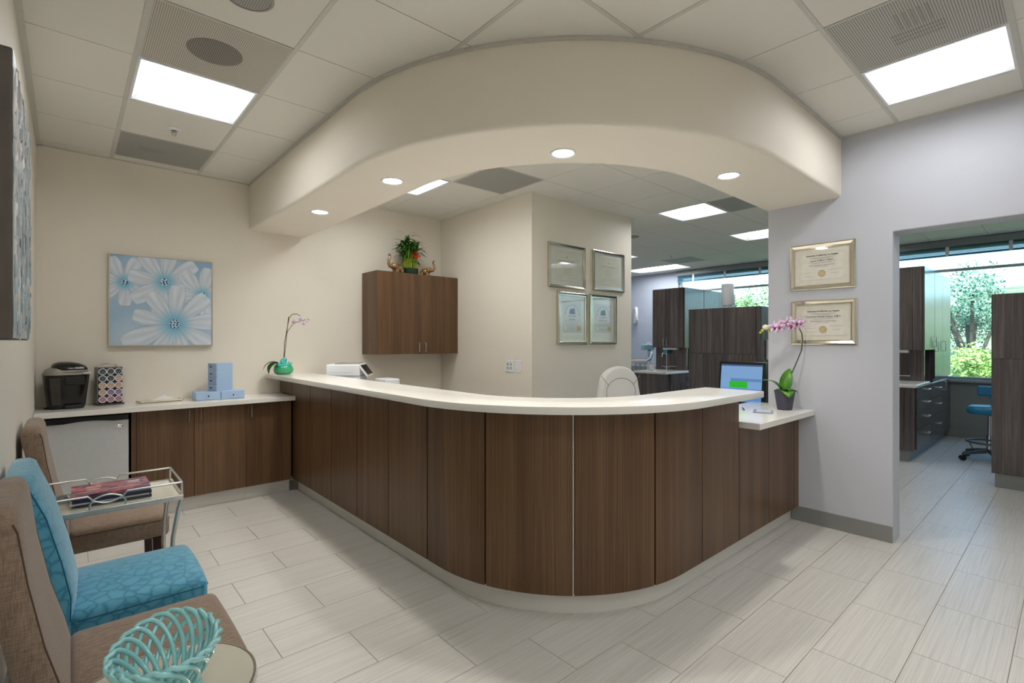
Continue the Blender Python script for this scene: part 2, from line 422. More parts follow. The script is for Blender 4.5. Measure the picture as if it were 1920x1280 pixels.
# ------------------------------------------------------------------ ceiling fixtures
def troffer(x0, x1, y0, y1, label, deep=.085):
    t = thing('ceiling_light', label, 'ceiling light', ((x0 + x1) / 2, (y0 + y1) / 2, ZC), 0, 'recessed ceiling lights')
    hx, hy = (x1 - x0) / 2 - .004, (y1 - y0) / 2 - .004; ix, iy = hx - .02, hy - .02; lx, ly = hx - .1, hy - .1
    m = MB(); v = []
    for (p, q, z) in ((hx, hy, 0), (ix, iy, 0), (lx, ly, deep)): v += [(-p, -q, z), (p, -q, z), (p, q, z), (-p, q, z)]
    f = []
    for r in (0, 1):
        for k in range(4): f.append([r * 4 + k, r * 4 + (k + 1) % 4, r * 4 + 4 + (k + 1) % 4, r * 4 + 4 + k])
    m.add(v, f)
    m.build('reflector', FIX_W, t)
    n = 12; v = []; f = []          # gently bowed diffuser
    for k in range(n + 1):
        y = -ly + 2 * ly * k / n; z = deep - .003 - .03 * math.sin(PI * k / n); v += [(-lx, y, z), (lx, y, z)]
    for k in range(n): f.append([2 * k, 2 * k + 1, 2 * k + 3, 2 * k + 2])
    m2 = MB(); m2.add(v, f); m2.build('diffuser', LENS, t, smooth='all')
    m3 = MB(); m3.box(-hx, -hy, .09, hx, hy, .1); m3.build('housing', FIX_W, t)
    return t
for (i, j), lab in LIGHTS.items(): troffer(*cell(i, j), lab)
x0, x1, y0, _ = cell(*LONG); troffer(x0, x1, y0, y0 + 2 * GT, 'long recessed ceiling light above the dental delivery unit')

def vent(ij, label, name, cat, m1, fn=None):
    x0, x1, y0, y1 = cell(*ij); cx, cy = (x0 + x1) / 2, (y0 + y1) / 2
    t = thing(name, label, cat, (cx, cy, ZC)); hx, hy = (x1 - x0) / 2 - .004, (y1 - y0) / 2 - .004
    MB().box(-hx + .012, -hy + .012, .0, hx - .012, hy - .012, .012).build('perforated_face', m1, t)
    fr = MB()
    for (a0, b0, a1, b1) in ((-hx, -hy, hx, -hy + .012), (-hx, hy - .012, hx, hy), (-hx, -hy + .012, -hx + .012, hy - .012), (hx - .012, -hy + .012, hx, hy - .012)):
        fr.box(a0, b0, -.001, a1, b1, .012)
    fr.build('frame', TEE, t)
    if fn: fn(t)
    return t
vent((0, 0), 'perforated ceiling panel with a round dark speaker', 'ceiling_speaker', 'speaker', PERF,
     lambda t: MB().lathe([(0, -.0015), (.125, -.0015), (.125, -.0001), (0, -.0001)], 40, (-.0, .0, 0), caps=False).build('speaker_cone', PERF_D, t))
def louv(t):
    for k in range(5): MB().box(-.16, -.07 + k * .028, -.0012, -.0, -.056 + k * .028, -.0001).build('louver', PERF_GD, t)
    for k in range(3): MB().box(.03 + k * .04, -.1, -.0012, .045 + k * .04, .1, -.0001).build('louver', PERF_GD, t)
vent((4, 4), 'perforated ceiling air diffuser beside the light above the grey wall', 'air_vent', 'vent', PERF_G, louv)
vent((0, -3), 'grey perforated ceiling vent above the flower painting', 'air_vent', 'vent', PERF_GD, louv)
vent((4, -1), 'dark grey ceiling return vent above the reception corner', 'air_vent', 'vent', PERF_GD)
vent((8, 1), 'dull green-grey ceiling vent behind the soffit', 'air_vent', 'vent', PERF_GD)
vent((13, -3), 'small ceiling vent near the operatory window blind', 'air_vent', 'vent', PERF_GD)

for k, (x, y, lab) in enumerate([(1.536, 4.08, 'round downlight in the soffit above the coffee counter end'), (1.597, 2.98, 'round downlight in the straight left run of the soffit'),
                                 (2.076, 1.907, 'round downlight at the bend of the curved soffit'), (3.141, 1.467, 'round downlight in the soffit near the grey wall')]):
    t = thing('downlight', lab, 'downlight', (x, y, SZ), 0, 'downlights in the soffit')
    MB().lathe([(.062, -.0005), (.075, -.0005), (.075, -.005), (.066, -.006), (.058, -.002)], 28, caps=False).build('trim_ring', WHITE_P, t, smooth=True)
    MB().lathe([(0, -.003), (.058, -.002), (.058, -.0005), (0, -.0005)], 28, caps=False).build('lens', DLENS, t)
    ld = bpy.data.lights.new('downlight_lamp', 'SPOT'); ld.energy = DOWN_W; ld.spot_size = math.radians(110); ld.spot_blend = .7; ld.shadow_soft_size = .05; ld.color = (1, .95, .87)
    lo = bpy.data.objects.new('downlight_lamp', ld); COL.objects.link(lo); lo.parent = t; lo.location = (0, 0, -.012)

def sprinkler(x, y, lab):
    t = thing('sprinkler_head', lab, 'sprinkler', (x, y, ZC))
    MB().lathe([(.018, -.0005), (.045, -.0005), (.045, -.004), (.03, -.012), (.018, -.012)], 24, caps=False).build('escutcheon', WHITE_P, t, smooth=True)
    s_ = MB().cyl((0, 0, -.0006), (0, 0, -.03), .009, n=10); s_.tube([(-.013, 0, -.02), (-.012, 0, -.035), (0, 0, -.043), (.012, 0, -.035), (.013, 0, -.02)], .003, 6)
    s_.cyl((0, 0, -.043), (0, 0, -.046), .015, n=14); s_.build('nozzle', NICKEL, t)
sprinkler(.56, 4.19, 'small sprinkler head between the square light and the grey vent')
sprinkler(7.73, 4.6, 'small sprinkler head on the operatory ceiling')
def disc(x, y, r, lab):
    t = thing('round_ceiling_speaker', lab, 'speaker', (x, y, ZC))
    MB().lathe([(0, -.006), (r * .86, -.006), (r * .86, -.0002), (0, -.0002)], 32, caps=False).build('grille', PERF_GD, t)
    MB().lathe([(r * .87, -.0002), (r * .87, -.008), (r, -.004), (r, -.0002)], 32, caps=False).build('bezel', GREY_P, t, smooth=True)
disc(.585, 2.365, .1, 'round grey ceiling speaker next to the perforated panel')
disc(5.99, 4.17, .09, 'round grey speaker on the corridor ceiling')

# ------------------------------------------------------------------ reception desk
DCX, DCY, DR = 2.51, 2.37, .945
PD = path_pt(DCX, DCY); DA = YB - DCY; DL = DR * PI / 2
def st_of(s):
    if s <= DA: return ('a', YB - s)
    if s <= DA + DL: return ('b', (s - DA) / DR)
    return ('c', DCX + s - DA - DL)
def run(s0, s1):
    ks = [s0] + [DA + DL * k / 32 for k in range(33) if s0 + 1e-4 < DA + DL * k / 32 < s1 - 1e-4] + [s1]
    return [st_of(s) for s in ks]
def rect(ro, ri, z0, z1): return [(ro, z0), (ro, z1), (ri, z1), (ri, z0)]
SU = DA + DL + (3.222 - DCX)          # where the tall part of the desk ends
SE = DA + DL + (XR - .002 - DCX)
desk = thing('reception_desk', 'curved walnut panelled reception desk with steel kick plate', 'reception desk', (2.1, 2.6, 0))
def dp(mb, name, mat, **kw):
    return mb.xf(Matrix.Translation((-2.1, -2.6, 0))).build(name, mat, desk, **kw)
dp(MB().sweep(rect(DR - .019, .80, .115, 1.033), run(.002, SU), PD), 'carcass', WALNUT_EDGE, smooth=True)
dp(MB().sweep(rect(DR - .019, .80, .115, .824), run(SU, SE), PD), 'carcass', WALNUT_EDGE, smooth=True)
dp(MB().sweep(rect(.89, .82, 0, .1145), run(.36, SE), PD), 'kick_plate', STEEL, smooth=True)
seams = [.002, .348, .821, 1.28, 1.749, 2.223, 2.695, 3.168, 3.63, 4.086, 4.53, 5.003, 5.47, 5.938, SE]
for k in range(len(seams) - 1):
    s0, s1 = seams[k], seams[k + 1]; z1 = 1.033 if s1 < 5.1 else .824
    g = .0045 if k not in (6, 8) else .0065
    z0 = .115 if k else .89
    dp(MB().sweep(rect(DR, DR - .0185, z0, z1), run(s0 + g, s1 - g), PD), 'panel', WALNUT, smooth=True)
st_ = st_of(3.63)
o = dp(MB().sweep(rect(DR - .002, DR - .018, .115, 1.033), run(3.63 - .0026, 3.63 + .0026), PD), 'joint_strip', M('pale_strip', S(214, 205, 192), .5)); o['label'] = 'pale joint strip'
dp(MB().sweep(rect(.80, .04, .715, .745), run(.002, SE - .45), PD), 'inner_worktop', QUARTZ, smooth=True)

top = tag(MB().sweep(rect(1.08, .695, 1.034, 1.072), run(.002, SU + .02), PD).build('reception_countertop', QUARTZ, smooth=True, bevel=.003),
          'white quartz transaction top following the curve of the reception desk', 'countertop')
tag(MB().box(3.243, 1.315, .825, XR - .001, 1.652, .865).box(3.243, 1.652, .825, XR + .19, 1.86, .865).build('reception_ledge', QUARTZ, bevel=.003),
    'lower white quartz ledge holding the orchid in a grey pot', 'countertop')

# ------------------------------------------------------------------ cabinet helpers
def handle(mb, p, axis, L, out, r=.005):
    """bar pull: p centre on the surface, axis unit vector, out unit vector"""
    p, axis, out = Vector(p), Vector(axis), Vector(out)
    a, b_ = p + axis * L / 2, p - axis * L / 2
    mb.tube([a, a + out * .028, b_ + out * .028, b_], r, 8); return mb

CF = 4.80   # face of the coffee cabinets
def base_cab(x0, x1, doors, label):
    t = thing('base_cabinet', label, 'cabinet', ((x0 + x1) / 2, (CF + YB) / 2, 0)); ox, oy = (x0 + x1) / 2, (CF + YB) / 2
    tr = Matrix.Translation((-ox, -oy, 0))
    MB().box(x0 + .001, CF + .021, .115, x1 - .001, YB - .001, .844).xf(tr).build('body', WALNUT_EDGE, t)
    MB().box(x0 + .001, CF + .06, 0, x1 - .001, CF + .075, .1145).xf(tr).build('kick_plate', STEEL, t)
    for (a, b_, hx) in doors:
        d = MB().box(a + .0015, CF, .117, b_ - .0015, CF + .02, .84).xf(tr).build('door', WALNUT, t, bevel=.001)
        if hx: handle(MB(), (hx, CF, .775), (0, 0, 1), .1, (0, -1, 0)).xf(tr).build('handle', NICKEL, d, smooth=True)
    return t
base_cab(.40, 1.165, [(.40, .78, .742), (.78, 1.165, .826)], 'double door walnut base cabinet next to the small fridge')
base_cab(1.165, 1.545, [(1.165, 1.545, 1.205)], 'single door walnut base cabinet in the corner by the reception desk')
MB_f = MB().box(.368, CF + .0, .0, .399, YB - .001, .844)
tag(MB_f.build('filler_panel', WALNUT), 'narrow walnut filler panel between fridge and cabinets', 'panel')
tag(MB().box(XL + .002, CF - .06, .8455, 1.563, YB - .001, .885).build('coffee_countertop', QUARTZ, bevel=.003), 'white quartz counter holding the coffee maker', 'countertop')
# fridge
FRX0, FRX1 = -.125, .362
fr = thing('mini_fridge', 'small silver door undercounter fridge with black top trim', 'fridge', ((FRX0 + FRX1) / 2, 5.0, 0))
tr = Matrix.Translation((-(FRX0 + FRX1) / 2, -5.0, 0))
MB().box(FRX0 + .004, CF + .05, .02, FRX1 - .004, YB - .02, .835).xf(tr).build('body', BLACK_M, fr)
d = MB().box(FRX0 + .012, CF, .09, FRX1 - .01, CF + .048, .805).xf(tr).build('door', M('fridge_silver', S(200, 202, 204), .38, .25, 30, .02), fr, bevel=.006)
hp = [(FRX0 + .012, .806), (FRX1 - .01, .806), (FRX1 - .01, .835), (FRX0 + .012, .835)]
cur = [(FRX0 + .012, .79)] + [(FRX0 + .012 + (FRX1 - FRX0 - .022) * k / 20, .79 + (.012 if .2 < k / 20 < .8 else 0) * math.sin(PI * (k / 20 - .2) / .6)) for k in range(1, 20)] + [(FRX1 - .01, .79), (FRX1 - .01, .832), (FRX0 + .012, .832)]
MB().prism(cur, 'y', CF - .012, CF - .0005).xf(tr).build('top_trim', BLACK, fr, bevel=.003)
MB().lathe([(0, .0), (.028, 0), (.028, .004), (.02, .008), (0, .009)], 20, sx=1, sy=.55).xf(Matrix.Translation((.29, CF - .0, .745)) @ Matrix.Rotation(PI / 2, 4, 'X')).xf(tr).build('badge', CHROME, d, smooth=True)
for sx in (-.2, .2): MB().cyl((sx, -.1, 0), (sx, -.1, .021), .018, n=12).build('foot', BLACK, fr)

# wall cabinet above the reception corner
WX0, WX1, WYF, Wz0, Wz1 = 2.419, 3.443, 4.84, 1.245, 2.13
wc = thing('wall_cabinet', 'walnut two door wall cabinet hung in the reception corner', 'cabinet', ((WX0 + WX1) / 2, YB, Wz0)); tr = Matrix.Translation((-(WX0 + WX1) / 2, -YB, -Wz0))
MB().box(WX0, WYF + .021, Wz0, WX1, YB - .001, Wz1).xf(tr).build('body', WALNUT, wc, bevel=.001)
WM = 2.948
for a, b_, hx in ((WX0, WM, WM - .04), (WM, WX1, WM + .042)):
    d = MB().box(a + .001, WYF, Wz0 + .001, b_ - .001, WYF + .02, Wz1 - .001).xf(tr).build('door', WALNUT, wc, bevel=.001)
    handle(MB(), (hx, WYF, Wz0 + .075), (0, 0, 1), .1, (0, -1, 0)).xf(tr).build('handle', NICKEL, d, smooth=True)

# ------------------------------------------------------------------ flower painting (colours computed per vertex)
def flower_painting():
    PX0, PX1, PZ0, PZ1 = .249, .98, 1.345, 2.095
    t = thing('flower_painting', 'square canvas of pale blue flowers in a thin silver frame', 'painting', ((PX0 + PX1) / 2, YB, (PZ0 + PZ1) / 2))
    hw, hh = (PX1 - PX0) / 2, (PZ1 - PZ0) / 2
    fr = MB()
    for (a0, b0, a1, b1) in ((-hw, -hh, hw, -hh + .008), (-hw, hh - .008, hw, hh), (-hw, -hh + .008, -hw + .008, hh - .008), (hw - .008, -hh + .008, hw, hh - .008)):
        fr.box(a0, -.045, b0, a1, -.001, b1)
    fr.build('frame', M('frame_silver', S(196, 190, 180), .3, .7), t)
    n = 190; v = []; f = []; cols = []
    # (u, v, radius, petals, phase) in canvas units, drawn from back to front
    fl_ = [(.13, .70, .30, 7, .2), (.51, .73, .40, 8, .55), (.90, .60, .34, 7, .9), (.61, .245, .55, 9, .25)]
    rnd = random.Random(3)
    def vn(x, y, s):   # cheap smooth noise
        return .5 + .25 * (math.sin(x * s + 1.3 * math.sin(y * s * .7)) + math.sin(y * s * 1.3 + 1.7 * math.sin(x * s * .9 + 2)))
    for jy in range(n + 1):
        for ix in range(n + 1):
            x, y = ix / n, jy / n
            b0 = vn(x, y, 7)
            c = [.56 + .16 * b0, .70 + .10 * b0, .82 + .05 * b0]
            for (cx, cy, R, k, ph) in fl_:
                dx, dy = x - cx, y - cy; r = math.hypot(dx, dy); th = math.atan2(dy, dx)
                if r > R * 1.05: continue
                q = (th + ph) / (2 * PI) * k; idx = math.floor(q); fr_ = q - idx - .5
                L = R * (.86 + .14 * math.sin(idx * 12.9 + k))
                tt = r / L
                if tt > 1: continue
                wd = .54 * (math.sin(PI * min(1, tt ** .45 * .97)) ** .42)
                e = abs(fr_) / max(wd, 1e-3)
                if e < 1:
                    sh = .88 + .035 * math.sin(fr_ * 17 + idx * 2 + 3 * tt) * (.4 + vn(x, y, 19)) + .06 * tt
                    pc = [.84 * sh + .05, .89 * sh + .04, .94 * sh + .03]
                    edge = max(0, (e - .82) / .18) ** 2
                    core = .85 * max(0, 1 - r / (R * .4)) ** 1.4
                    pc = [pc[0] * (1 - .3 * edge), pc[1] * (1 - .2 * edge), pc[2] * (1 - .12 * edge)]
                    pc = [pc[0] * (1 - .85 * core) + .08 * core, pc[1] * (1 - .55 * core) + .33 * core * .8, pc[2] * (1 - .3 * core) + .52 * core * .4]
                    c = pc
                if r < R * .1:
                    if vn(x * 3.1 + cx, y * 2.7, 60) > .52: c = [.88, .93, .95]
                    else: c = [.05, .33, .52]
            cols.append((c[0], c[1], c[2])); v.append((-hw + .009 + (2 * hw - .018) * x, -.040, -hh + .009 + (2 * hh - .018) * y))
    for jy in range(n):
        for ix in range(n): a = jy * (n + 1) + ix; f.append((a, a + 1, a + n + 2, a + n + 1))
    me = bpy.data.meshes.new('canvas'); me.from_pydata(v, [], f)
    at = me.color_attributes.new('paint', 'FLOAT_COLOR', 'POINT')
    lin = lambda c: (c / 12.92) if c < .04 else ((c + .055) / 1.055) ** 2.4
    at.data.foreach_set('color', [q for c in cols for q in (lin(max(0, min(1, c[0]))), lin(max(0, min(1, c[1]))), lin(max(0, min(1, c[2]))), 1)])
    m, nt, b = base_mat('painted_canvas')
    ca = N(nt, 'ShaderNodeVertexColor', layer_name='paint'); nt.links.new(ca.outputs[0], b.inputs['Base Color']); b.inputs['Roughness'].default_value = .7
    bump(nt, b, noise(nt, coords(nt, 'Object'), 160, 2), .2, .001)
    me.materials.append(m); o = bpy.data.objects.new('canvas', me); COL.objects.link(o); o.parent = t
    MB().box(-hw + .0085, -.039, -hh + .0085, hw - .0085, -.002, hh - .0085).build('stretcher', MAT_W, t)
flower_painting()

# large glittering wall art on the left wall
def glitter_art():
    y0, y1, z0, z1, th = 1.56, 2.2, 1.384, 2.03, .085
    t = thing('glitter_wall_art', 'large dark edged canvas covered in silvery blue drips on the left wall', 'wall art', (XL, (y0 + y1) / 2, (z0 + z1) / 2))
    hw, hh = (y1 - y0) / 2, (z1 - z0) / 2
    MB().box(.001, -hw, -hh, th, hw, hh).build('deep_frame', M('art_edge', S(84, 76, 68), .5, 0, 12, .12), t, bevel=.004)
    m, nt, b = base_mat('silver_drips')
    vo = N(nt, 'ShaderNodeTexVoronoi'); vo.inputs['Scale'].default_value = 1; nt.links.new(coords(nt, 'Object', (90, 90, 14)), vo.inputs['Vector'])
    f = noise(nt, coords(nt, 'Object', (120, 120, 9)), 1, 4)
    nt.links.new(ramp(nt, f, [(.3, S(96, 108, 114)), (.45, S(176, 186, 190)), (.58, S(208, 202, 196)), (.7, S(240, 242, 244))]), b.inputs['Base Color'])
    b.inputs['Metallic'].default_value = .5; b.inputs['Roughness'].default_value = .3; bump(nt, b, vo.outputs['Distance'], .8, .004)
    g = MB(); r = random.Random(5)
    g.box(th + .0002, -hw + .004, -hh + .004, th + .0015, hw - .004, hh - .004)
    for k in range(420):
        y = r.uniform(-hw + .012, hw - .012); z = r.uniform(-hh + .03, hh - .03); l = r.uniform(.012, .045); w_ = r.uniform(.0015, .004)
        g.add([(th + .001, y - w_, z - l), (th + .001, y + w_, z - l), (th + .001, y + w_, z + l), (th + .001, y - w_, z + l), (th + .006, y, z - l * .6), (th + .006, y, z + l * .6)],
              [[0, 1, 4], [1, 2, 5, 4], [2, 3, 5], [3, 0, 4, 5]])
    o = g.build('dripped_surface', m, t); o['kind'] = 'stuff'
glitter_art()

# ------------------------------------------------------------------ waiting chairs
def chair(y0, y1, label, fab, pipe, top=.98, puff=.0, xf=.575, name='parsons_chair', crown=.014, zb=.345):
    """faces +x, back against the left wall"""
    yc = (y0 + y1) / 2; hw = (y1 - y0) / 2
    t = thing(name, label, 'chair', (XL + .012, yc, 0), 0, 'upholstered chairs along the left wall')
    rear = [(.11, .34), (.085, .46), (.045, .68), (.012, .88), (.0, top - .03)]
    capc = [(.006, top - .012), (.022, top), (.052, top), (.07, top - .012)]
    front = [(.078, top - .035), (.095 + puff, .80), (.125 + puff * 1.5, .64), (.158 + puff, .52), (.175, .44), (.175, .34)]
    prof = rear + capc + front
    # rounded-shoulder backrest: sections along y, slightly thinner at the sides
    vs_ = []; fs = []; n = len(prof); ys = [-1, -.97, -.9, -.5, 0, .5, .9, .97, 1]
    def sec_pt(px, pz, s):
        e = max(0, abs(s) - .88) / .12; k = 1 - .10 * e * e; cxm = .0875 + (.6 - pz) * .15
        return (cxm + (px - cxm) * k + puff * .8 * (1 - s * s) * (1 if px > cxm else 0), s * hw, pz - .03 * e * e * max(0, (pz - .8) / .2))
    for s in ys:
        for (px, pz) in prof: vs_.append(sec_pt(px, pz, s))
    for i in range(len(ys) - 1):
        for k in range(n): fs.append([i * n + k, i * n + (k + 1) % n, (i + 1) * n + (k + 1) % n, (i + 1) * n + k])
    fs.append(list(range(n))[::-1]); fs.append([(len(ys) - 1) * n + k for k in range(n)])
    m = MB(); m.add(vs_, fs); bk = m.build('backrest', fab, t, smooth='all')
    for s in (-1, 1):
        pp = [sec_pt(px, pz, s * .985) for px, pz in capc[3:] + front[:-1]]
        MB().tube(pp, .0026, 6).build('piping', pipe, bk, smooth=True)
    sd = MB().box(.165, -hw, zb, xf, hw, .462)
    st = sd.build('seat', fab, t, smooth='all', bevel=.028, seg=4)
    # crown of the seat
    bm = bmesh.new(); bm.from_mesh(st.data)
    big = [e for e in bm.edges if e.calc_length() > .2 and all(v.co.z > .43 for v in e.verts)]
    bmesh.ops.subdivide_edges(bm, edges=big, cuts=7, use_grid_fill=True); bm.to_mesh(st.data); bm.free()
    for p in st.data.polygons: p.use_smooth = True
    for v in st.data.vertices:
        if v.co.z > .43: v.co.z += crown * max(0, 1 - (v.co.y / hw) ** 2) * max(0, 1 - ((v.co.x - .37) / .25) ** 4)
    MB().tube([(.19, -hw + .001, .436), (xf - .02, -hw + .002, .436), (xf - .001, -hw + .02, .436), (xf - .001, hw - .02, .436), (xf - .02, hw - .002, .436), (.17, hw - .002, .436)], .0026, 6).build('piping', pipe, st, smooth=True)
    for sx in (-1, 1):
        MB().prism([(xf - .075, .344), (xf - .025, .344), (xf - .03, 0), (xf - .066, 0)], 'y', sx * (hw - .03) - .02, sx * (hw - .03) + .02).build('leg', LEGWOOD, t, bevel=.002)
        MB().prism([(.115, .345), (.168, .345), (.115, 0), (.075, 0)], 'y', sx * (hw - .03) - .02, sx * (hw - .03) + .02).build('leg', LEGWOOD, t, bevel=.002)
    return t
def M_teal():
    m, nt, b = base_mat('teal_floral_velvet')
    wob = N(nt, 'ShaderNodeVectorMath', operation='ADD'); co = coords(nt, 'Object', (22, 26, 24))
    nz = N(nt, 'ShaderNodeTexNoise'); nz.inputs['Scale'].default_value = 1.3; nt.links.new(co, nz.inputs['Vector'])
    sc_ = N(nt, 'ShaderNodeVectorMath', operation='SCALE'); sc_.inputs['Scale'].default_value = .55; nt.links.new(nz.outputs['Color'], sc_.inputs[0]); nt.links.new(co, wob.inputs[0]); nt.links.new(sc_.outputs[0], wob.inputs[1])
    vo = N(nt, 'ShaderNodeTexVoronoi', feature='DISTANCE_TO_EDGE'); vo.inputs['Scale'].default_value = 1; nt.links.new(wob.outputs[0], vo.inputs['Vector'])
    nt.links.new(ramp(nt, vo.outputs['Distance'], [(0, S(48, 128, 158)), (.05, S(56, 136, 166)), (.09, S(74, 152, 180)), (.3, S(84, 160, 188))]), b.inputs['Base Color'])
    b.inputs['Roughness'].default_value = .6; b.inputs['Sheen Weight'].default_value = .8; b.inputs['Sheen Roughness'].default_value = .4
    b.inputs['Sheen Tint'].default_value = (.75, .92, 1, 1)
    bump(nt, b, vo.outputs['Distance'], .25, .002)
    return m
TEAL = M_teal(); TEAL_P = M('teal_piping', S(30, 96, 124), .8)
chair(1.655, 2.12, 'taupe linen parsons chair next to the round mirrored table', FAB_B, PIPING)
chair(2.235, 2.70, 'teal floral upholstered chair between the two taupe chairs', TEAL, TEAL_P, top=.935, puff=.02, crown=.035, zb=.325)
chair(3.215, 3.68, 'taupe linen parsons chair beside the small fridge', FAB_B, PIPING)

# ------------------------------------------------------------------ tray table with magazines
SILVER = M('silver_leaf', S(206, 206, 202), .3, .85, 40, .05)
MIRROR_A = M('antique_mirror', S(232, 229, 212), .12, .4, 7, .05)
TY0, TY1, TX0, TX1, TZ = 2.80, 3.175, XL + .03, .412, .655
tt = thing('tray_table', 'silver framed tray table with mirrored top between the chairs', 'side table', ((TX0 + TX1) / 2, (TY0 + TY1) / 2, 0)); cx, cy = (TX0 + TX1) / 2, (TY0 + TY1) / 2
hx, hy = (TX1 - TX0) / 2, (TY1 - TY0) / 2
MB().box(-hx + .012, -hy + .012, TZ - .008, hx - .012, hy - .012, TZ).build('mirror_top', MIRROR_A, tt)
f_ = MB()
for (a0, b0, a1, b1) in ((-hx, -hy, hx, -hy + .012), (-hx, hy - .012, hx, hy), (-hx, -hy + .012, -hx + .012, hy - .012), (hx - .012, -hy + .012, hx, hy - .012)): f_.box(a0, b0, TZ - .02, a1, b1, TZ + .004)
f_.build('tray_frame', SILVER, tt, bevel=.002)
RZ = TZ + .062
for sy in (-1, 1):
    y = sy * (hy - .006); q = .055
    rail = MB()
    rail.tube([(-hx + .006, y, RZ), (-q - .012, y, RZ), (-q + .004, y, RZ - .02), (-q - .006, y, RZ - .038), (-q - .006, y, TZ + .002)], .0045, 8)
    rail.tube([(hx - .006, y, RZ), (q + .012, y, RZ), (q - .004, y, RZ - .02), (q + .006, y, RZ - .038), (q + .006, y, TZ + .002)], .0045, 8)
    ra = rail.build('side_rail', SILVER, tt, smooth=True)
    for dz in (1, -1):
        MB().tube([(-q + .002 + (2 * q - .004) * k / 14, y, RZ - .02 + dz * .017 * math.sin(PI * k / 14)) for k in range(15)], .0035, 8).build('loop_ornament', SILVER, ra, smooth=True)
for sx in (-1, 1):
    x = sx * (hx - .006); e = MB()
    e.tube([(x, -hy + .006, TZ), (x, -hy + .006, RZ), (x, hy - .006, RZ), (x, hy - .006, TZ)], .005, 8)
    e.build('end_rail', SILVER, tt, smooth=True)
    for sy in (-1, 1):
        MB().tube([(x, sy * (hy - .01), TZ - .015), (x - sx * .012, sy * (hy - .022), TZ - .07), (x - sx * .03, sy * (hy - .045), TZ - .2), (x - sx * .034, sy * (hy - .05), .35),
                   (x - sx * .02, sy * (hy - .03), .1), (x, sy * (hy - .005), .004)], .0095, 10).build('leg', SILVER, tt, smooth=True)

def M_print(name, cols, scale=8, vs_=(1, 1, 1)):
    m, nt, b = base_mat(name); f = noise(nt, coords(nt, 'Object', vs_), scale, 5, .6, 1.2)
    n = len(cols); nt.links.new(ramp(nt, f, [(.3 + .4 * k / (n - 1), c) for k, c in enumerate(cols)]), b.inputs['Base Color'])
    b.inputs['Roughness'].default_value = .25; return m
PAGES = M('magazine_pages', S(200, 196, 188), .8, 0, 400, .12, 0, 'Object', (1, 1, 8))
mags = [(.012, S(40, 44, 60), 'bottom'), (.009, S(190, 190, 186), 'a'), (.012, S(26, 34, 70), 'b'), (.009, S(90, 70, 80), 'c'), (.012, S(60, 40, 46), 'top')]
mlab = ['dark magazine at the bottom of the stack on the tray table', 'pale magazine lying on the bottom one of the stack', 'navy magazine in the middle of the stack on the tray table',
        'mauve magazine second from the top of the stack', 'purple and orange magazine on top of the stack on the tray table']
z = TZ; r = random.Random(2)
for k, (th, c_, _) in enumerate(mags):
    t = thing('magazine', mlab[k], 'magazine', (.155 + r.uniform(-.008, .008), 2.985 + r.uniform(-.008, .008), z), -.02 + r.uniform(-.03, .03), 'magazines on the tray table')
    cov = M_print('cover_' + 'abcde'[k], [c_, S(110, 70, 100), S(190, 110, 110), S(236, 170, 96)] if k == 4 else [c_, mix(c_, 1.3), mix(c_, .7)], 9, (1, 2.2, 1))
    MB().box(-.138, -.105, .0015, .136, .103, th - .0015).build('pages', PAGES, t)
    cb = MB().box(-.14, -.106, 0, .14, .105, .0014).box(-.14, -.106, th - .0014, .14, .105, th - .0002).box(-.14, -.1062, .0014, .14, -.1052, th - .0014); cb.build('cover', cov, t)
    if k == 4:
        PRW = M('magazine_print', S(226, 214, 210), .5)
        for (bx, by, bw, bh) in ((.06, .05, .05, .007), (.065, .03, .04, .007), (.06, .01, .05, .005), (-.09, .03, .055, .012), (-.085, -.02, .04, .008)):
            MB().box(bx, by, th - .0002, bx + bw, by + bh, th).build('print_block', PRW, t)
    z += th
mg = thing('magazine', 'grey and black magazine lying flat beside the stack near the teal chair', 'magazine', (-.04, 3.06, TZ), .1, 'magazines on the tray table')
MB().box(-.06, -.075, 0, .045, .075, .006).build('pages', PAGES, mg); MB().box(-.061, -.076, .006, .046, .076, .0072).build('cover', M_print('cover_g', [S(30, 30, 34), S(90, 90, 92), S(150, 160, 160)], 14), mg)

# ------------------------------------------------------------------ round mirrored table and lattice basket
RTX, RTY, RTZ, RTR = .173, 1.44, .55, .195
rt = thing('round_table', 'round mirrored side table carrying the lattice basket', 'side table', (RTX, RTY, 0))
MB().lathe([(0, RTZ - .006), (RTR - .006, RTZ - .006), (RTR - .006, RTZ), (0, RTZ)], 56, caps=False).build('mirror_top', MIRROR_A, rt)
MB().lathe([(RTR - .0055, RTZ - .03), (RTR, RTZ - .03), (RTR + .003, RTZ - .016), (RTR, RTZ + .001), (RTR - .0055, RTZ + .001)], 56, caps=False).build('rim', CHROME, rt, smooth=True)
MB().lathe([(0, RTZ - .022), (RTR - .006, RTZ - .022), (RTR - .006, RTZ - .007), (0, RTZ - .007)], 40, caps=False).build('underside', BLACK, rt)
for k in range(3):
    a = 2 * PI * k / 3 + .5; c_, s_ = math.cos(a), math.sin(a)
    MB().tube([(c_ * .13, s_ * .13, RTZ - .022), (c_ * .07, s_ * .07, .35), (c_ * .06, s_ * .06, .25), (c_ * .15, s_ * .15, .004)], .009, 10).build('leg', CHROME, rt, smooth=True)
MB().tube([(.066 * math.cos(2 * PI * k / 24), .066 * math.sin(2 * PI * k / 24), .3) for k in range(24)], .006, 8, closed=True).build('ring', CHROME, rt, smooth=True)

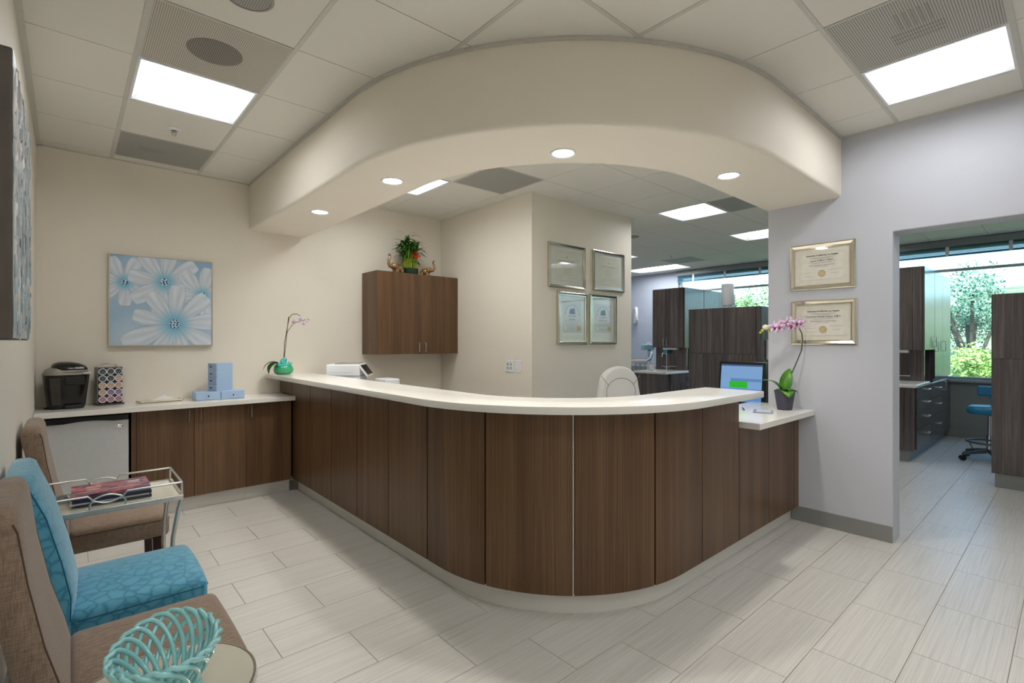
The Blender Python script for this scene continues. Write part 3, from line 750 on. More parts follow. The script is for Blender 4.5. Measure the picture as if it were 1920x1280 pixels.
bk = thing('lattice_basket', 'aqua ceramic openwork basket bowl on the round mirrored table', 'bowl', (.172, 1.405, RTZ), math.radians(-12))
BH, NA = .128, 20
def bowl_pt(th, h):
    q = max(0, min(1, h)); rr = .042 + .062 * q ** .62
    ox, oy = rr * (1 + .02 * q), rr * (1 + .38 * q)
    return Vector((ox * math.cos(th), oy * math.sin(th), .028 + (BH - .028) * q * (1 + .12 * math.sin(th) ** 2 * q)))
for k in range(NA):
    th0 = 2 * PI * k / NA; pts = []
    for i in range(25):
        u = i / 24; h = 1 - abs(2 * u - 1) ** 1.9
        p = bowl_pt(th0 + u * 1.75, h); d = Vector((p.x, p.y, 0)).normalized() * (.0045 * (1 if u > .5 else -1))
        pts.append(p + d)
    MB().tube(pts, .0056, 7).build('strand', AQUA, bk, smooth='all')
MB().lathe([(0, .026), (.047, .026), (.05, .03), (.047, .034), (0, .034)], 30, caps=False).build('basin', AQUA, bk, smooth=True)
for k in range(26):
    a = 2 * PI * k / 26
    MB().tube([(.044 * math.cos(a), .044 * math.sin(a), .03), (.046 * math.cos(a + .15), .046 * math.sin(a + .15), .018), (.072 * math.cos(a + .4), .08 * math.sin(a + .4), .0055)], .0055, 6).build('foot_coil', AQUA, bk, smooth='all')

# ------------------------------------------------------------------ coffee counter things
CT = .885
def coffee_maker():
    t = thing('coffee_maker', 'black single serve coffee maker with grey shoulders in the corner', 'coffee maker', (-.005, 5.03, CT), math.radians(8)); t.scale = (.8, .95, 1)
    def rr(hx, hy, z, k=.6, n=28):
        return [(hx * math.copysign(abs(math.cos(2 * PI * i / n)) ** k, math.cos(2 * PI * i / n)), hy * math.copysign(abs(math.sin(2 * PI * i / n)) ** k, math.sin(2 * PI * i / n)), z) for i in range(n)]
    def loft(rings, close=True):
        n = len(rings[0]); v = [p for q in rings for p in q]; f = []
        for i in range(len(rings) - 1):
            for k in range(n): f.append([i * n + k, i * n + (k + 1) % n, (i + 1) * n + (k + 1) % n, (i + 1) * n + k])
        f.append(list(range(n))[::-1]); f.append([(len(rings) - 1) * n + k for k in range(n)]); m = MB(); m.add(v, f); return m
    # local -y is the front; wide tapered body, water tank in the left third
    loft([rr(.125, .09, .0, .45), rr(.132, .095, .02, .45), rr(.15, .108, .16, .45), rr(.162, .112, .25, .45)]).build('body', BLACK, t, smooth=True)
    G_ = M('shoulder_grey', S(150, 144, 136), .35, .3)
    sh = lambda q, dx, dy=0: [(p[0] + dx, p[1] + dy, p[2]) for p in q]
    loft([rr(.163, .113, .2503, .45), rr(.161, .112, .258, .45), sh(rr(.13, .106, .285, .5), -.018), sh(rr(.105, .095, .302, .6), -.014)]).build('shoulder', G_, t, smooth=True)
    l = loft([sh(rr(.122, .102, .285, .7), .026, -.012), sh(rr(.126, .106, .296, .7), .024, -.012), sh(rr(.12, .1, .315, .7), .014, -.008), sh(rr(.09, .08, .334, .7), .0), sh(rr(.045, .045, .344, .8), -.012)]).build('lid', BLACK, t, smooth=True)
    loft([sh(rr(.126, .106, .274, .7), .028, -.012), sh(rr(.126, .106, .2845, .7), .028, -.012)]).build('lid_band', M('band_silver', S(186, 180, 170), .3, .4), t, smooth=True)
    text('KEURIG', .019, WHITE_P, l, (.075, -.1215, .3005), (PI / 2, 0, math.radians(5)), ext=.004, bold=.0004)
    MB().box(.1, -.122, .252, .163, -.06, .268).build('button_panel', M('panel_silver', S(190, 186, 180), .35, .3), t, bevel=.004)
    MB().prism([(-.118, .03), (-.05, .03), (-.05, .235), (-.138, .235)], 'y', -.1145, -.098).build('water_reservoir', M('smoked_plastic', S(44, 36, 33), .12, 0, 20, .1), t, bevel=.006)
    MB().box(-.03, -.118, .175, .115, -.1, .245).build('brew_head', BLACK, t, bevel=.012, seg=3)
    MB().box(-.03, -.125, .002, .1, -.092, .03).build('drip_tray', BLACK_M, t, bevel=.006)
    MB().tube([(-.1, .05, .006), (-.14, .03, .006), (-.155, .0, .006), (-.145, -.03, .006), (-.12, -.03, .006)], .004, 6).build('power_cord', BLACK_M, t, smooth=True)
t_cm = coffee_maker()

def pod_rack():
    RX, RY, ang = .248, 5.085, math.radians(14)
    t = thing('pod_rack', 'black coffee pod rack with chrome top handle beside the coffee maker', 'rack', (RX, RY, CT), ang); t.scale = (.86, .86, 1)
    MB().box(-.1, -.065, 0, .1, .065, .012).build('base', BLACK, t, bevel=.005)
    MB().box(-.088, -.04, .012, .088, .05, .29).build('holder', BLACK_M, t, bevel=.01)
    MB().box(-.0935, -.035, .0125, -.0885, .05, .295).box(.0885, -.035, .0125, .0935, .05, .295).build('side_plate', GREY_P, t)
    MB().box(-.09, -.035, .2905, .09, .05, .297).build('top_plate', GREY_P, t, bevel=.002)
    MB().tube([(-.062, .005, .2975), (-.055, .005, .315), (-.04, .005, .322), (.04, .005, .322), (.055, .005, .315), (.062, .005, .2975)], .0045, 8).build('handle', CHROME, t, smooth=True)
    kinds = {'G': (S(70, 92, 92), 'dark green lidded coffee pod in the top rows of the rack'), 'T': (S(186, 160, 138), 'tan lidded coffee pod in the middle rows of the rack'),
             'P': (S(136, 116, 146), 'purple lidded coffee pod in the fourth row of the rack'), 'R': (S(164, 122, 140), 'pink lidded coffee pod in the bottom row of the rack')}
    rim = M('pod_rim', S(228, 220, 226), .5)
    mats = {k: M_print('pod_lid_' + n, [mix(c, .7), c, mix(c, 1.25), S(214, 206, 206)], 60) for (k, (c, _)), n in zip(kinds.items(), ('green', 'tan', 'purple', 'pink'))}
    R3 = Matrix.Rotation(ang, 3, 'Z'); proto = {}
    for row, s in enumerate(('GGG', 'GGT', 'TTT', 'TPP', 'RRR')):
        for cidx, k in enumerate(s):
            lp = R3 @ Vector(((cidx - 1) * .0515, -.0352, .262 - row * .0545)) + Vector((RX, RY, CT))
            if k not in proto:
                p = thing('coffee_pod', kinds[k][1], 'coffee pod', lp, ang, 'coffee pods in the rack, ' + {'G': 'green', 'T': 'tan', 'P': 'purple', 'R': 'pink'}[k])
                MB().lathe([(.021, .0), (.026, -.0), (.0265, .003), (.0255, .0048), (.021, .0048)], 24, caps=False).xf(Matrix.Rotation(PI / 2, 4, 'X')).build('rim', rim, p, smooth=True)
                MB().lathe([(0, .0005), (.0212, .0005), (.0212, .0042), (0, .0042)], 24, caps=False).xf(Matrix.Rotation(PI / 2, 4, 'X')).build('foil_lid', mats[k], p)
                proto[k] = p
            else:
                p = copy_tree(proto[k]); p.location = lp
pod_rack()

ty = thing('serving_tray', 'small cream tray with rounded ends holding napkins', 'tray', (.575, 5.02, CT), math.radians(6))
MB().box(-.14, -.055, .0, .14, .055, .004).build('tray_base', M('tray_cream', S(222, 214, 194), .3), ty, bevel=.0015)
MB().tube([(-.14, -.055, .0125), (.14, -.055, .0125), (.152, -.03, .0125), (.152, .03, .0125), (.14, .055, .0125), (-.14, .055, .0125), (-.152, .03, .0125), (-.152, -.03, .0125)], .008, 8, closed=True).build('raised_edge', M('tray_edge', S(208, 200, 180), .25, .3), ty, smooth=True)
for k, (dx, a, lab) in enumerate([(-.015, .05, 'folded white napkin lying flat on the small tray'), (.02, -.06, 'white napkin folded to a peak on the small tray')]):
    m = MB()
    if k == 0: m.box(-.09, -.042, 0, .09, .042, .006)
    else: m.add([(-.095, -.038, 0), (.095, -.038, 0), (.095, .038, 0), (-.095, .038, 0), (-.09, -.035, .004), (.0, -.03, .045), (.09, -.035, .004), (-.09, .035, .004), (.0, .03, .05), (.09, .035, .004)],
                [[0, 3, 2, 1], [0, 1, 6, 5, 4], [2, 3, 7, 8, 9], [1, 2, 9, 6], [3, 0, 4, 7], [4, 5, 8, 7], [5, 6, 9, 8]])
    tag(m.build('paper_napkin', M('napkin', S(234, 232, 226), .95, 0, 60, .03), loc=(.575 + dx, 5.02, CT + .004 + .006 * k), rot=(0, 0, math.radians(6) + a)), lab, 'napkin', 'napkins on the small tray')

BLUE = M('powder_blue_lacquer', S(164, 190, 220), .4, 0, 40, .02)
def drawer_box(loc, rz, w_, d_, h_, n, lab):
    t = thing('drawer_box', lab, 'box', loc, rz)
    MB().box(-w_ / 2, -d_ / 2 + .006, 0, w_ / 2, d_ / 2, h_).build('body', BLUE, t, bevel=.0015)
    for k in range(n):
        d = MB().box(-w_ / 2 + .003, -d_ / 2, h_ * k / n + .003, w_ / 2 - .003, -d_ / 2 + .0058, h_ * (k + 1) / n - .003).build('drawer', BLUE, t, bevel=.001)
        kn = MB().cyl((0, -d_ / 2, h_ * (k + .5) / n), (0, -d_ / 2 - .012, h_ * (k + .5) / n), .003, n=8); kn.sphere((0, -d_ / 2 - .014, h_ * (k + .5) / n), .0065, 10, 6)
        kn.build('knob', BLACK, d, smooth=True)
drawer_box((.895, 4.965, CT), 0, .185, .17, .07, 1, 'low powder blue drawer box nearer the napkin tray')
drawer_box((1.082, 4.965, CT), 0, .185, .17, .07, 1, 'low powder blue drawer box nearer the reception desk')
drawer_box((1.005, 4.985, CT + .07), math.radians(-62), .105, .16, .24, 4, 'tall powder blue box of four small drawers stacked on the low boxes')

# ------------------------------------------------------------------ plants
def leaf(L, W, mat, parent, loc, rz, droop, name='leaf', lift=.6, n=10, fold=.12):
    """strap leaf: starts at loc, goes out in direction rz, arcs by droop"""
    v = []; f = []; x = 0; z = 0; ang = lift
    for k in range(n + 1):
        t_ = k / n; wv = W * max(.04, math.sin(PI * min(1, .12 + t_ * .88)) ** .7) * (1 if t_ < .97 else .3)
        v += [(x, -wv, z + fold * wv), (x, 0, z - fold * wv * .3), (x, wv, z + fold * wv)]
        x += L / n * math.cos(ang); z += L / n * math.sin(ang); ang -= droop / n
    for k in range(n):
        a = 3 * k; f += [[a, a + 1, a + 4, a + 3], [a + 1, a + 2, a + 5, a + 4]]
    m = MB(); m.add(v, f); o = m.build(name, mat, parent, smooth='all', loc=loc, rot=(0, 0, rz))
    md = o.modifiers.new('thick', 'SOLIDIFY'); md.thickness = .0018
    return o
PETAL = M_print('orchid_petal', [S(190, 90, 160), S(232, 206, 232), S(244, 234, 244)], 60); LIP = M('orchid_lip', S(150, 20, 96), .5, 0, 60, .2)
def orchid_flower(parent, loc, nrm, s, name='flower'):
    nrm = Vector(nrm).normalized(); q = nrm.to_track_quat('Z', 'Y'); m = MB(); v = []; f = []
    for k, (L, W) in enumerate(((1, .42), (.9, .62), (.95, .4), (.95, .4), (.9, .62))):
        a = PI / 2 + 2 * PI * k / 5; b0 = len(m.v); pts = [(0, 0, 0)]
        for i in range(1, 8):
            t_ = i / 7; ww = W * math.sin(PI * min(.97, t_ * .9 + .05)); pts += [(t_ * L, ww * .5, .12 * t_), (t_ * L, -ww * .5, .12 * t_)]
        fs = [[0, 2, 1]] + [[2 * i - 1, 2 * i, 2 * i + 2, 2 * i + 1] for i in range(1, 7)]
        n0 = len(m.v); m.add(pts, fs); m.xf(Matrix.Rotation(a, 4, 'Z'), n0)
    m.xf(Matrix.Translation(loc) @ q.to_matrix().to_4x4() @ Matrix.Scale(s, 4))
    o = m.build(name, PETAL, parent, smooth='all'); md = o.modifiers.new('thick', 'SOLIDIFY'); md.thickness = .0008
    l = MB().sphere((0, -.12, .12), .17, 10, 6, 1, 1.1, 1); l.sphere((0, -.3, .1), .13, 8, 5); l.xf(Matrix.Translation(loc) @ q.to_matrix().to_4x4() @ Matrix.Scale(s, 4)); l.build('lip', LIP, o, smooth=True)
    return o
TOCAM = (-.66, -.75, 0)
# orchid in green pot on the desk end
JADE = M('jade_glaze', S(52, 164, 116), .1, 0, 9, .25, coat=.6)
po = thing('potted_orchid', 'orchid with few pink blooms in a squat green glazed pot', 'plant', (1.545, 5.03, 1.072))
MB().lathe([(0, 0), (.06, 0), (.082, .018), (.09, .045), (.082, .075), (.06, .095), (.05, .098), (.046, .09), (.06, .07), (0, .06)], 32, caps=False).build('pot', JADE, po, smooth='all')
fg = MB(); fg.sphere((-.01, -.03, .115), .03, 12, 8, 1, 1, 1.2); fg.sphere((.0, -.045, .14), .02, 10, 6); fg.tube([(-.045, -.04, .098), (-.05, -.06, .085), (-.02, -.07, .09), (.03, -.06, .092), (.06, -.03, .1), (.05, .0, .105)], .012, 8)
fg.sphere((-.055, -.05, .095), .018, 10, 6)
fg.build('frog_ornament', M('turquoise_glaze', S(70, 190, 178), .15, 0, 20, .12, coat=.5), po, smooth=True)
leaf(.2, .042, GREEN_D, po, (-.02, 0, .09), math.radians(170), 2.2, lift=.7); leaf(.2, .044, GREEN_D, po, (-.02, -.01, .09), math.radians(190), 2.7, lift=.6); leaf(.1, .03, GREEN, po, (0, .02, .09), math.radians(170), 1.5, lift=.5)
RV = Vector((.748, -.664, 0))     # to the right as seen from the waiting room
def rp(a, h, b=0): return tuple(RV * a + Vector((0, 0, h)) + Vector((-.664, -.748, 0)) * b)
MB().tube([rp(0, .09), rp(.008, .2), rp(.012, .3), rp(.03, .4), rp(.045, .48), rp(.055, .535), rp(.085, .57), rp(.125, .575), rp(.16, .555)], .0032, 8).build('flower_stem', STEM, po, smooth=True)
MB().tube([rp(.028, .38), rp(.05, .42), rp(.085, .47), rp(.12, .492), rp(.17, .505), rp(.215, .52)], .0026, 8).build('flower_stem', STEM, po, smooth=True)
MB().tube([rp(.004, .1), rp(.04, .45), rp(.05, .55)], .0028, 6).build('support_stake', M('stake', S(40, 26, 18), .7), po)
for a, h in ((.105, .498), (.168, .52), (.2, .482), (.25, .515)): orchid_flower(po, rp(a, h, .012), (-.6, -.75, .1), .027 if a < .24 else .014)
MB().sphere(rp(.235, .525), .006, 8, 6).sphere(rp(.225, .5), .005, 8, 6).build('bud', GREEN, po, smooth=True)

# orchid in grey ribbed pot on the ledge
po = thing('potted_orchid', 'arching white and purple orchid in a ribbed charcoal pot', 'plant', (4.085, 1.475, .865))
prof = [(0, 0), (.048, 0), (.05, .004)]
for k in range(1, 28): q = k / 28; prof.append((.05 + .022 * q + (.0012 if k % 2 else -.0006), .142 * q))
prof += [(.074, .145), (.07, .145), (.066, .13), (0, .125)]
MB().lathe(prof, 36, caps=False).build('pot', M('charcoal_ceramic', S(70, 68, 84), .5, 0, 30, .08), po, smooth=True)
leaf(.2, .05, GREEN, po, (.0, 0, .125), math.radians(-10), .5, lift=1.45); leaf(.2, .035, GREEN, po, (-.01, .01, .13), math.radians(138), 1.5, lift=1.2)
leaf(.12, .045, GREEN, po, (-.01, -.01, .125), math.radians(215), 2.4, lift=.8); leaf(.1, .042, GREEN, po, (.0, -.01, .128), math.radians(-60), 2.0, lift=.9); leaf(.09, .04, GREEN_D, po, (0, .0, .128), math.radians(170), 1.8, lift=1.0)
MB().tube([rp(.005, .13), rp(.03, .2), rp(.06, .29), rp(.1, .38), rp(.128, .45), rp(.137, .52), rp(.13, .58), rp(.105, .63), rp(.06, .655), rp(-.0, .655), rp(-.07, .64), rp(-.12, .625), rp(-.17, .6)], .0042, 8).build('flower_stem', STEM, po, smooth=True)
MB().tube([rp(.008, .13), rp(.05, .27), rp(.09, .36)], .0026, 6).build('support_stake', M('stake_green', S(40, 50, 26), .7), po)
for k, (a, h, b_) in enumerate(((.1, .66, .03), (.065, .655, .045), (.03, .66, .03), (-.005, .655, .04), (-.04, .64, .03), (-.065, .628, .045), (-.09, .625, .02), (.02, .635, .05))):
    orchid_flower(po, rp(a, h, b_), (-.66 + .25 * math.sin(k * 2), -.75, .1 * math.cos(k * 3)), .052)
MB().sphere(rp(-.145, .625), .024, 12, 8, 1, 1, .9).build('bud', M('bud_cream', S(226, 220, 186), .5), po, smooth=True)
bd = MB()
for a, h, r_ in ((-.17, .6, .012), (-.185, .585, .009), (-.12, .6, .013)): bd.sphere(rp(a, h), r_, 10, 6)
bd.build('bud', M('bud_green', S(170, 180, 70), .5), po, smooth=True)

# lucky bamboo on the wall cabinet, with two elephants
BX, BY = 2.905, 5.02
lb = thing('lucky_bamboo', 'tiered lucky bamboo with red ribbon in a dark glass dish', 'plant', (BX, BY, Wz1))
MB().lathe([(0, 0), (.085, 0), (.095, .02), (.098, .075), (.09, .078), (.088, .025), (0, .02)], 30, caps=False).build('dish', M('dark_green_glass', S(28, 52, 34), .12, 0, 20, .2), lb, smooth=True)
MB().lathe([(0, .0205), (.084, .0255), (.084, .06), (0, .062)], 20, caps=False).build('pebbles', M('pebbles', S(90, 96, 70), .7, 0, 70, .4, .6), lb)
r = random.Random(11); lv = MB()
for k in range(40):
    a = 2.4 * k; rr_ = .012 + .066 * (k / 40) ** .5; h = .17 + .2 * r.random() * (1 - .3 * k / 40) + .06
    tw = .35; p0 = (rr_ * math.cos(a), rr_ * math.sin(a), .05); p1 = (rr_ * math.cos(a + tw) * 1.15, rr_ * math.sin(a + tw) * 1.15, h)
    MB().tube([p0, ((p0[0] + p1[0]) / 2, (p0[1] + p1[1]) / 2, (p0[2] + p1[2]) / 2), p1], .005, 6).build('stalk', STALK, lb, smooth=True)
    for q in range(7):
        az = r.uniform(0, 2 * PI); el = r.uniform(.1, 1.25); L = r.uniform(.09, .18); W = r.uniform(.007, .013)
        n0 = len(lv.v); pts = []; x = zz = 0; an = el
        for i in range(6):
            ww = W * math.sin(PI * min(.98, .15 + i / 5 * .85)); pts += [(x, -ww, zz), (x, ww, zz)]; x += L / 5 * math.cos(an); zz += L / 5 * math.sin(an); an -= .28
        lv.add(pts, [[2 * i, 2 * i + 1, 2 * i + 3, 2 * i + 2] for i in range(5)])
        hz = h - .06 * r.random() * q / 2
        lv.xf(Matrix.Translation((p1[0], p1[1], hz)) @ Matrix.Rotation(az, 4, 'Z'), n0)
# keep the foliage clear of the wall behind
lv.v = [(x, min(y, .165), z_) for x, y, z_ in lv.v]
lv.build('foliage', M('bamboo_leaf', S(46, 110, 34), .4, 0, 25, .4), lb, smooth='all', kind='stuff')
rb = MB(); r = random.Random(4)
for k in range(16):
    a = r.uniform(0, 2 * PI); L = r.uniform(.03, .055); dx, dz = math.cos(a) * L, math.sin(a) * L; c0 = Vector((.0, -.085, .225)) + RV * .02
    rb.tube([c0, c0 + RV * dx * .6 + Vector((0, -.02, dz * .7)), c0 + RV * dx + Vector((0, -.012, dz))], [.006, .009, .002], 5)
rb.build('ribbon', M('red_ribbon', S(214, 40, 26), .4, 0, 50, .15), lb)
AMBER = M('amber_lustre', S(150, 116, 76), .15, .35, 30, .3, coat=.5)
def elephant(x, y, rz, s, lab):
    t = thing('elephant_figurine', lab, 'figurine', (x, y, Wz1), rz, 'elephant figurines on the wall cabinet')
    m = MB(); m.sphere((0, 0, .055), .048, 14, 9, 1.15, .85, .85); m.sphere((.058, 0, .075), .032, 12, 8)
    m.tube([(.078, 0, .07), (.1, 0, .068), (.117, 0, .09), (.116, 0, .125), (.102, 0, .15), (.1, 0, .172), (.114, 0, .184)], [.02, .018, .0155, .0135, .012, .01, .0105], 10)
    for sx, sy in ((.03, .022), (.03, -.022), (-.032, .022), (-.032, -.022)): m.tube([(sx, sy, .05), (sx, sy, 0)], [.019, .017], 10)
    m.xf(Matrix.Scale(s, 4)); b_ = m.build('body', AMBER, t, smooth=True)
    for sy in (-1, 1):
        e = MB().sphere((.045, sy * .033, .075), .026, 10, 6, .9, .22, 1.15).xf(Matrix.Scale(s, 4)); e.build('ear', AMBER, b_, smooth=True)
    tl = MB().tube([(-.054, 0, .065), (-.064, 0, .05), (-.062, 0, .03)], .003, 6).xf(Matrix.Scale(s, 4)); tl.build('tail', AMBER, b_, smooth=True)
elephant(BX - .17, BY - .045, math.radians(190), 1.1, 'larger pale amber elephant figurine facing away from the bamboo')
elephant(BX + .165, BY - .06, math.radians(-48), .95, 'smaller brown elephant figurine between the bamboo and the room corner')

# ------------------------------------------------------------------ reception equipment
DT = .745
pr = thing('printer', 'white multifunction printer with tilted dark control screen behind the desk', 'printer', (2.065, 4.76, DT), math.radians(-35)); pr.scale = (.76, 1, 1)
PW = M('printer_white', S(222, 224, 228), .4, 0, 30, .01)
MB().box(-.2, -.19, 0, .2, .19, .31).build('body', PW, pr, bevel=.008)
MB().box(-.205, -.2, .3105, .2, .19, .42).build('scanner_unit', PW, pr, bevel=.01)
MB().box(-.13, -.12, .4205, .16, .17, .428).build('document_feeder', GREY_P, pr, bevel=.003)
pn = MB().prism([(.201, .415), (.3, .315), (.288, .3), (.201, .385)], 'y', -.2, .12).build('control_panel', PW, pr)
MB().prism([(.206, .4105), (.294, .3216), (.2952, .3228), (.2072, .4117)], 'y', -.19, .11).build('touch_screen', BLACK, pn)
MB().box(.2005, -.15, .2, .3, .15, .212).build('output_tray', M('tray_grey', S(90, 92, 96), .5), pr, bevel=.002)
MB().box(-.1995, -.1915, .345, .12, -.2, .347).build('seam', GREY_P, pr)
pc = thing('paper_case', 'low white case next to the printer behind the desk', 'case', (2.40, 4.58, DT))
MB().box(-.08, -.12, 0, .075, .12, .27).build('body', PW, pc, bevel=.014, seg=3)
MB().box(-.078, -.1215, .2, .073, -.1202, .203).build('lid_line', GREY_P, pc)

mo = thing('monitor', 'black framed monitor showing a blue schedule screen behind the desk end', 'monitor', (4.46, 1.985, .745))
tl = math.radians(7); RM = Matrix.Translation((0, 0, .06)) @ Matrix.Rotation(tl, 4, 'Y')
# screen looks towards -x, tilted back
MB().box(-.0, -.205, 0, .035, .205, .40).xf(RM).build('bezel', BLACK, mo, bevel=.006)
sc = MB().box(-.0012, -.182, .045, -.0002, .182, .375).xf(RM).build('screen', M_emit('screen_blue', S(130, 176, 226), .36), mo)
for (y0, y1, z0, z1, c_, n_) in ((-.182, .182, .36, .375, S(60, 90, 140), 'title_bar'), (-.178, .09, .225, .25, S(96, 146, 206), 'schedule_row'), (-.182, .182, .045, .16, S(92, 150, 222), 'schedule_block'), (-.06, .1, .165, .225, S(20, 200, 30), 'appointment_block')):
    MB().box(-.002 - (.0004 if 'app' in n_ else 0), y0, z0, -.0013, y1, z1).xf(RM).build(n_, M_emit('ui_' + n_, c_, .34), sc)
MB().tube([(.03, 0, .18), (.06, 0, .1), (.05, 0, .015)], .02, 10).build('stand_neck', BLACK, mo, smooth=True)
MB().lathe([(0, 0), (.12, 0), (.12, .008), (.1, .016), (0, .018)], 30, (.04, 0, 0), caps=False).build('stand_base', BLACK, mo, smooth=True)
wd = thing('side_desk', 'white work surface carrying the monitor behind the pillar', 'desk', (4.55, 2.1, 0))
MB().box(-.45, -.2, .705, .35, .4, .745).build('worktop', QUARTZ, wd, bevel=.003)
for sx in (-.42, .32): MB().box(sx - .012, -.19, 0, sx + .012, .39, .7045).build('side_panel', WALNUT, wd)

ch = thing('office_chair', 'white leather office chair behind the reception desk', 'chair', (3.72, 2.6, 0), math.radians(-22))
# local -y is the front
def pad(hw, h0, h1, y, th, name, top_r, parent, seg=16):
    pts = []
    for k in range(seg + 1):
        a = PI * k / seg; pts.append((hw * .86 * math.cos(a) , h1 - top_r + top_r * math.sin(a)))
    poly = [(hw, h0)] + pts + [(-hw, h0)]
    poly = [(hw, h0), (hw * 1.0, (h0 + h1) / 2)] + pts + [(-hw * 1.0, (h0 + h1) / 2), (-hw, h0)]
    m = MB().prism(poly, 'y', y - th / 2, y + th / 2); return m.build(name, WHITE_L, parent, smooth='all', bevel=.025, seg=4)
bp = pad(.225, .52, 1.155, .22, .09, 'backrest', .17, ch)
SEAM = M('leather_seam', S(120, 116, 110), .7)
MB().tube([(.15 * math.cos(PI * k / 20), .174, .93 + .12 * math.sin(PI * k / 20)) for k in range(21)], .0022, 5).build('seam', SEAM, bp)
for sx in (-1, 1): MB().tube([(sx * .15, .174, .93), (sx * .15, .174, .6)], .0022, 5).build('seam', SEAM, bp); MB().tube([(sx * .13, .174, .985), (sx * .2, .176, 1.07)], .0022, 5).build('seam', SEAM, bp)
MB().box(-.25, -.27, .44, .25, .2, .53).build('seat', WHITE_L, ch, smooth='all', bevel=.03, seg=4)
for sx in (-1, 1): MB().tube([(sx * .262, .16, .5), (sx * .275, .16, .68), (sx * .275, .08, .7), (sx * .275, -.14, .7), (sx * .27, -.16, .68), (sx * .262, -.14, .5)], .016, 8).build('armrest', CHROME, ch, smooth=True)
MB().cyl((0, 0, .1), (0, 0, .44), .028, n=16).build('gas_column', CHROME, ch, smooth=True)
for k in range(5):
    a = 2 * PI * k / 5
    lg = MB().tube([(0, 0, .1), (.16 * math.cos(a), .16 * math.sin(a), .09), (.29 * math.cos(a), .29 * math.sin(a), .07)], [.026, .02, .015], 10).build('base_arm', CHROME, ch, smooth=True)
    MB().cyl((.29 * math.cos(a) - .02 * math.sin(a), .29 * math.sin(a) + .02 * math.cos(a), .028), (.29 * math.cos(a) + .02 * math.sin(a), .29 * math.sin(a) - .02 * math.cos(a), .028), .028, n=14).build('caster', BLACK, lg, smooth=True)

bh = thing('brochure_holder', 'flat grey card holder lying on the lower ledge', 'card holder', (3.83, 1.53, .865), math.radians(20))
MB().box(-.1, -.065, 0, .1, .065, .006).build('tray', M('holder_grey', S(150, 156, 166), .2, .2), bh, bevel=.002)
MB().box(-.08, -.05, .0062, .07, .045, .0085).build('card', M('card_grey', S(176, 182, 192), .5), bh)
pe = thing('pen', 'slim dark pen beside the card holder on the ledge', 'pen', (3.86, 1.69, .865), math.radians(30))
MB().cyl((-.065, 0, .0052), (.045, 0, .0052), .005, n=10).build('barrel', BLACK, pe, smooth=True); MB().cyl((.0455, 0, .0052), (.068, 0, .0052), .005, .0012, 10).build('tip', NICKEL, pe, smooth=True)

# ------------------------------------------------------------------ certificates
def frame_parts(t, W, H, fw, th, mat_m, glass=True):
    """local: x right, z up, front faces -y, back at y=0"""
    hw, hh = W / 2, H / 2
    sec_ = [(0, 0), (0, -th * .55), (.18 * fw, -th * .6), (.3 * fw, -th), (.8 * fw, -th * .7), (.85 * fw, -th * .62), (fw, -th * .62), (fw, 0)]   # (inset, y)
    v = []; f = []; n = len(sec_)
    for (sx, sz) in ((-1, -1), (1, -1), (1, 1), (-1, 1)):
        for (ins, y) in sec_: v.append((sx * (hw - ins), y, sz * (hh - ins)))
    for k in range(4):
        q = (k + 1) % 4
        for i in range(n): f.append([k * n + i, k * n + (i + 1) % n, q * n + (i + 1) % n, q * n + i])
    m = MB(); m.add(v, f); m.build('frame', CHAMP, t)
    MB().box(-hw + fw, -.007, -hh + fw, hw - fw, -.001, hh - fw).build('mat_board', mat_m, t)
    if glass: MB().box(-hw + fw + .001, -.0115, -hh + fw + .001, hw - fw - .001, -.0105, hh - fw - .001).build('glass', PIC_GLASS, t)
RX = (PI / 2, 0, 0)
def bars(t, rows, mat, name='text_line'):
    m = MB()
    for (x, z, w_, h_) in rows: m.box(x - w_ / 2, -.0084, z - h_ / 2, x + w_ / 2, -.0079, z + h_ / 2)
    m.build(name, mat, t)
def cert_ucla(yc, zc, W, H, who, label):
    t = thing('framed_certificate', label, 'certificate', (XR - .0005, yc, zc), -PI / 2)
    frame_parts(t, W, H, .034, .024, MAT_C)
    MB().box(-.135, -.0078, -.098, .135, -.0071, .098).build('paper', PAPER_C, t)
    text('University of California, Los Angeles', .0165, INK, t, (0, -.0082, .082), RX, bold=.0004, sx=.88)
    text(who, .0175, INK, t, (0, -.0082, .042), RX, bold=.0001, sx=.92)
    text('Advanced Education in General Dentistry', .0115, INK, t, (0, -.0082, .008), RX, sx=.88)
    bars(t, [(0, .066, .17, .0022), (0, .0605, .15, .0022), (0, .055, .1, .0022), (0, .028, .19, .0022), (0, .0225, .13, .0022), (0, -.004, .09, .003)], INK_L)
    bars(t, [(-.085, -.045, .07, .0018), (-.085, -.072, .06, .0018), (.09, -.03, .08, .0022), (.085, -.056, .06, .0022)], INK_L, 'signature_line')
    bars(t, [(0, .1, .27, .0012), (0, -.1, .27, .0012)], INK_F, 'border_line')
    MB().lathe([(0, 0), (.026, 0), (.026, .0009), (0, .0009)], 28, caps=False).xf(Matrix.Translation((.0, -.0078, -.055)) @ Matrix.Rotation(PI / 2, 4, 'X')).build('seal', TAN, t)
    for r_ in (.024, .018): MB().tube([(r_ * math.cos(2 * PI * k / 28), -.0089, -.055 + r_ * math.sin(2 * PI * k / 28)) for k in range(28)], .0007, 4, closed=True).build('seal_ring', GOLD, t)
cert_ucla(1.265, 1.947, .432, .345, 'Joanna El-Masri, D.M.D.', 'gilt framed university certificate, upper one beside the doorway')
cert_ucla(1.258, 1.527, .432, .335, 'Constantine Nicolas Reppas, D.M.D.', 'gilt framed university certificate, lower one behind the orchid')
YC = 3.585
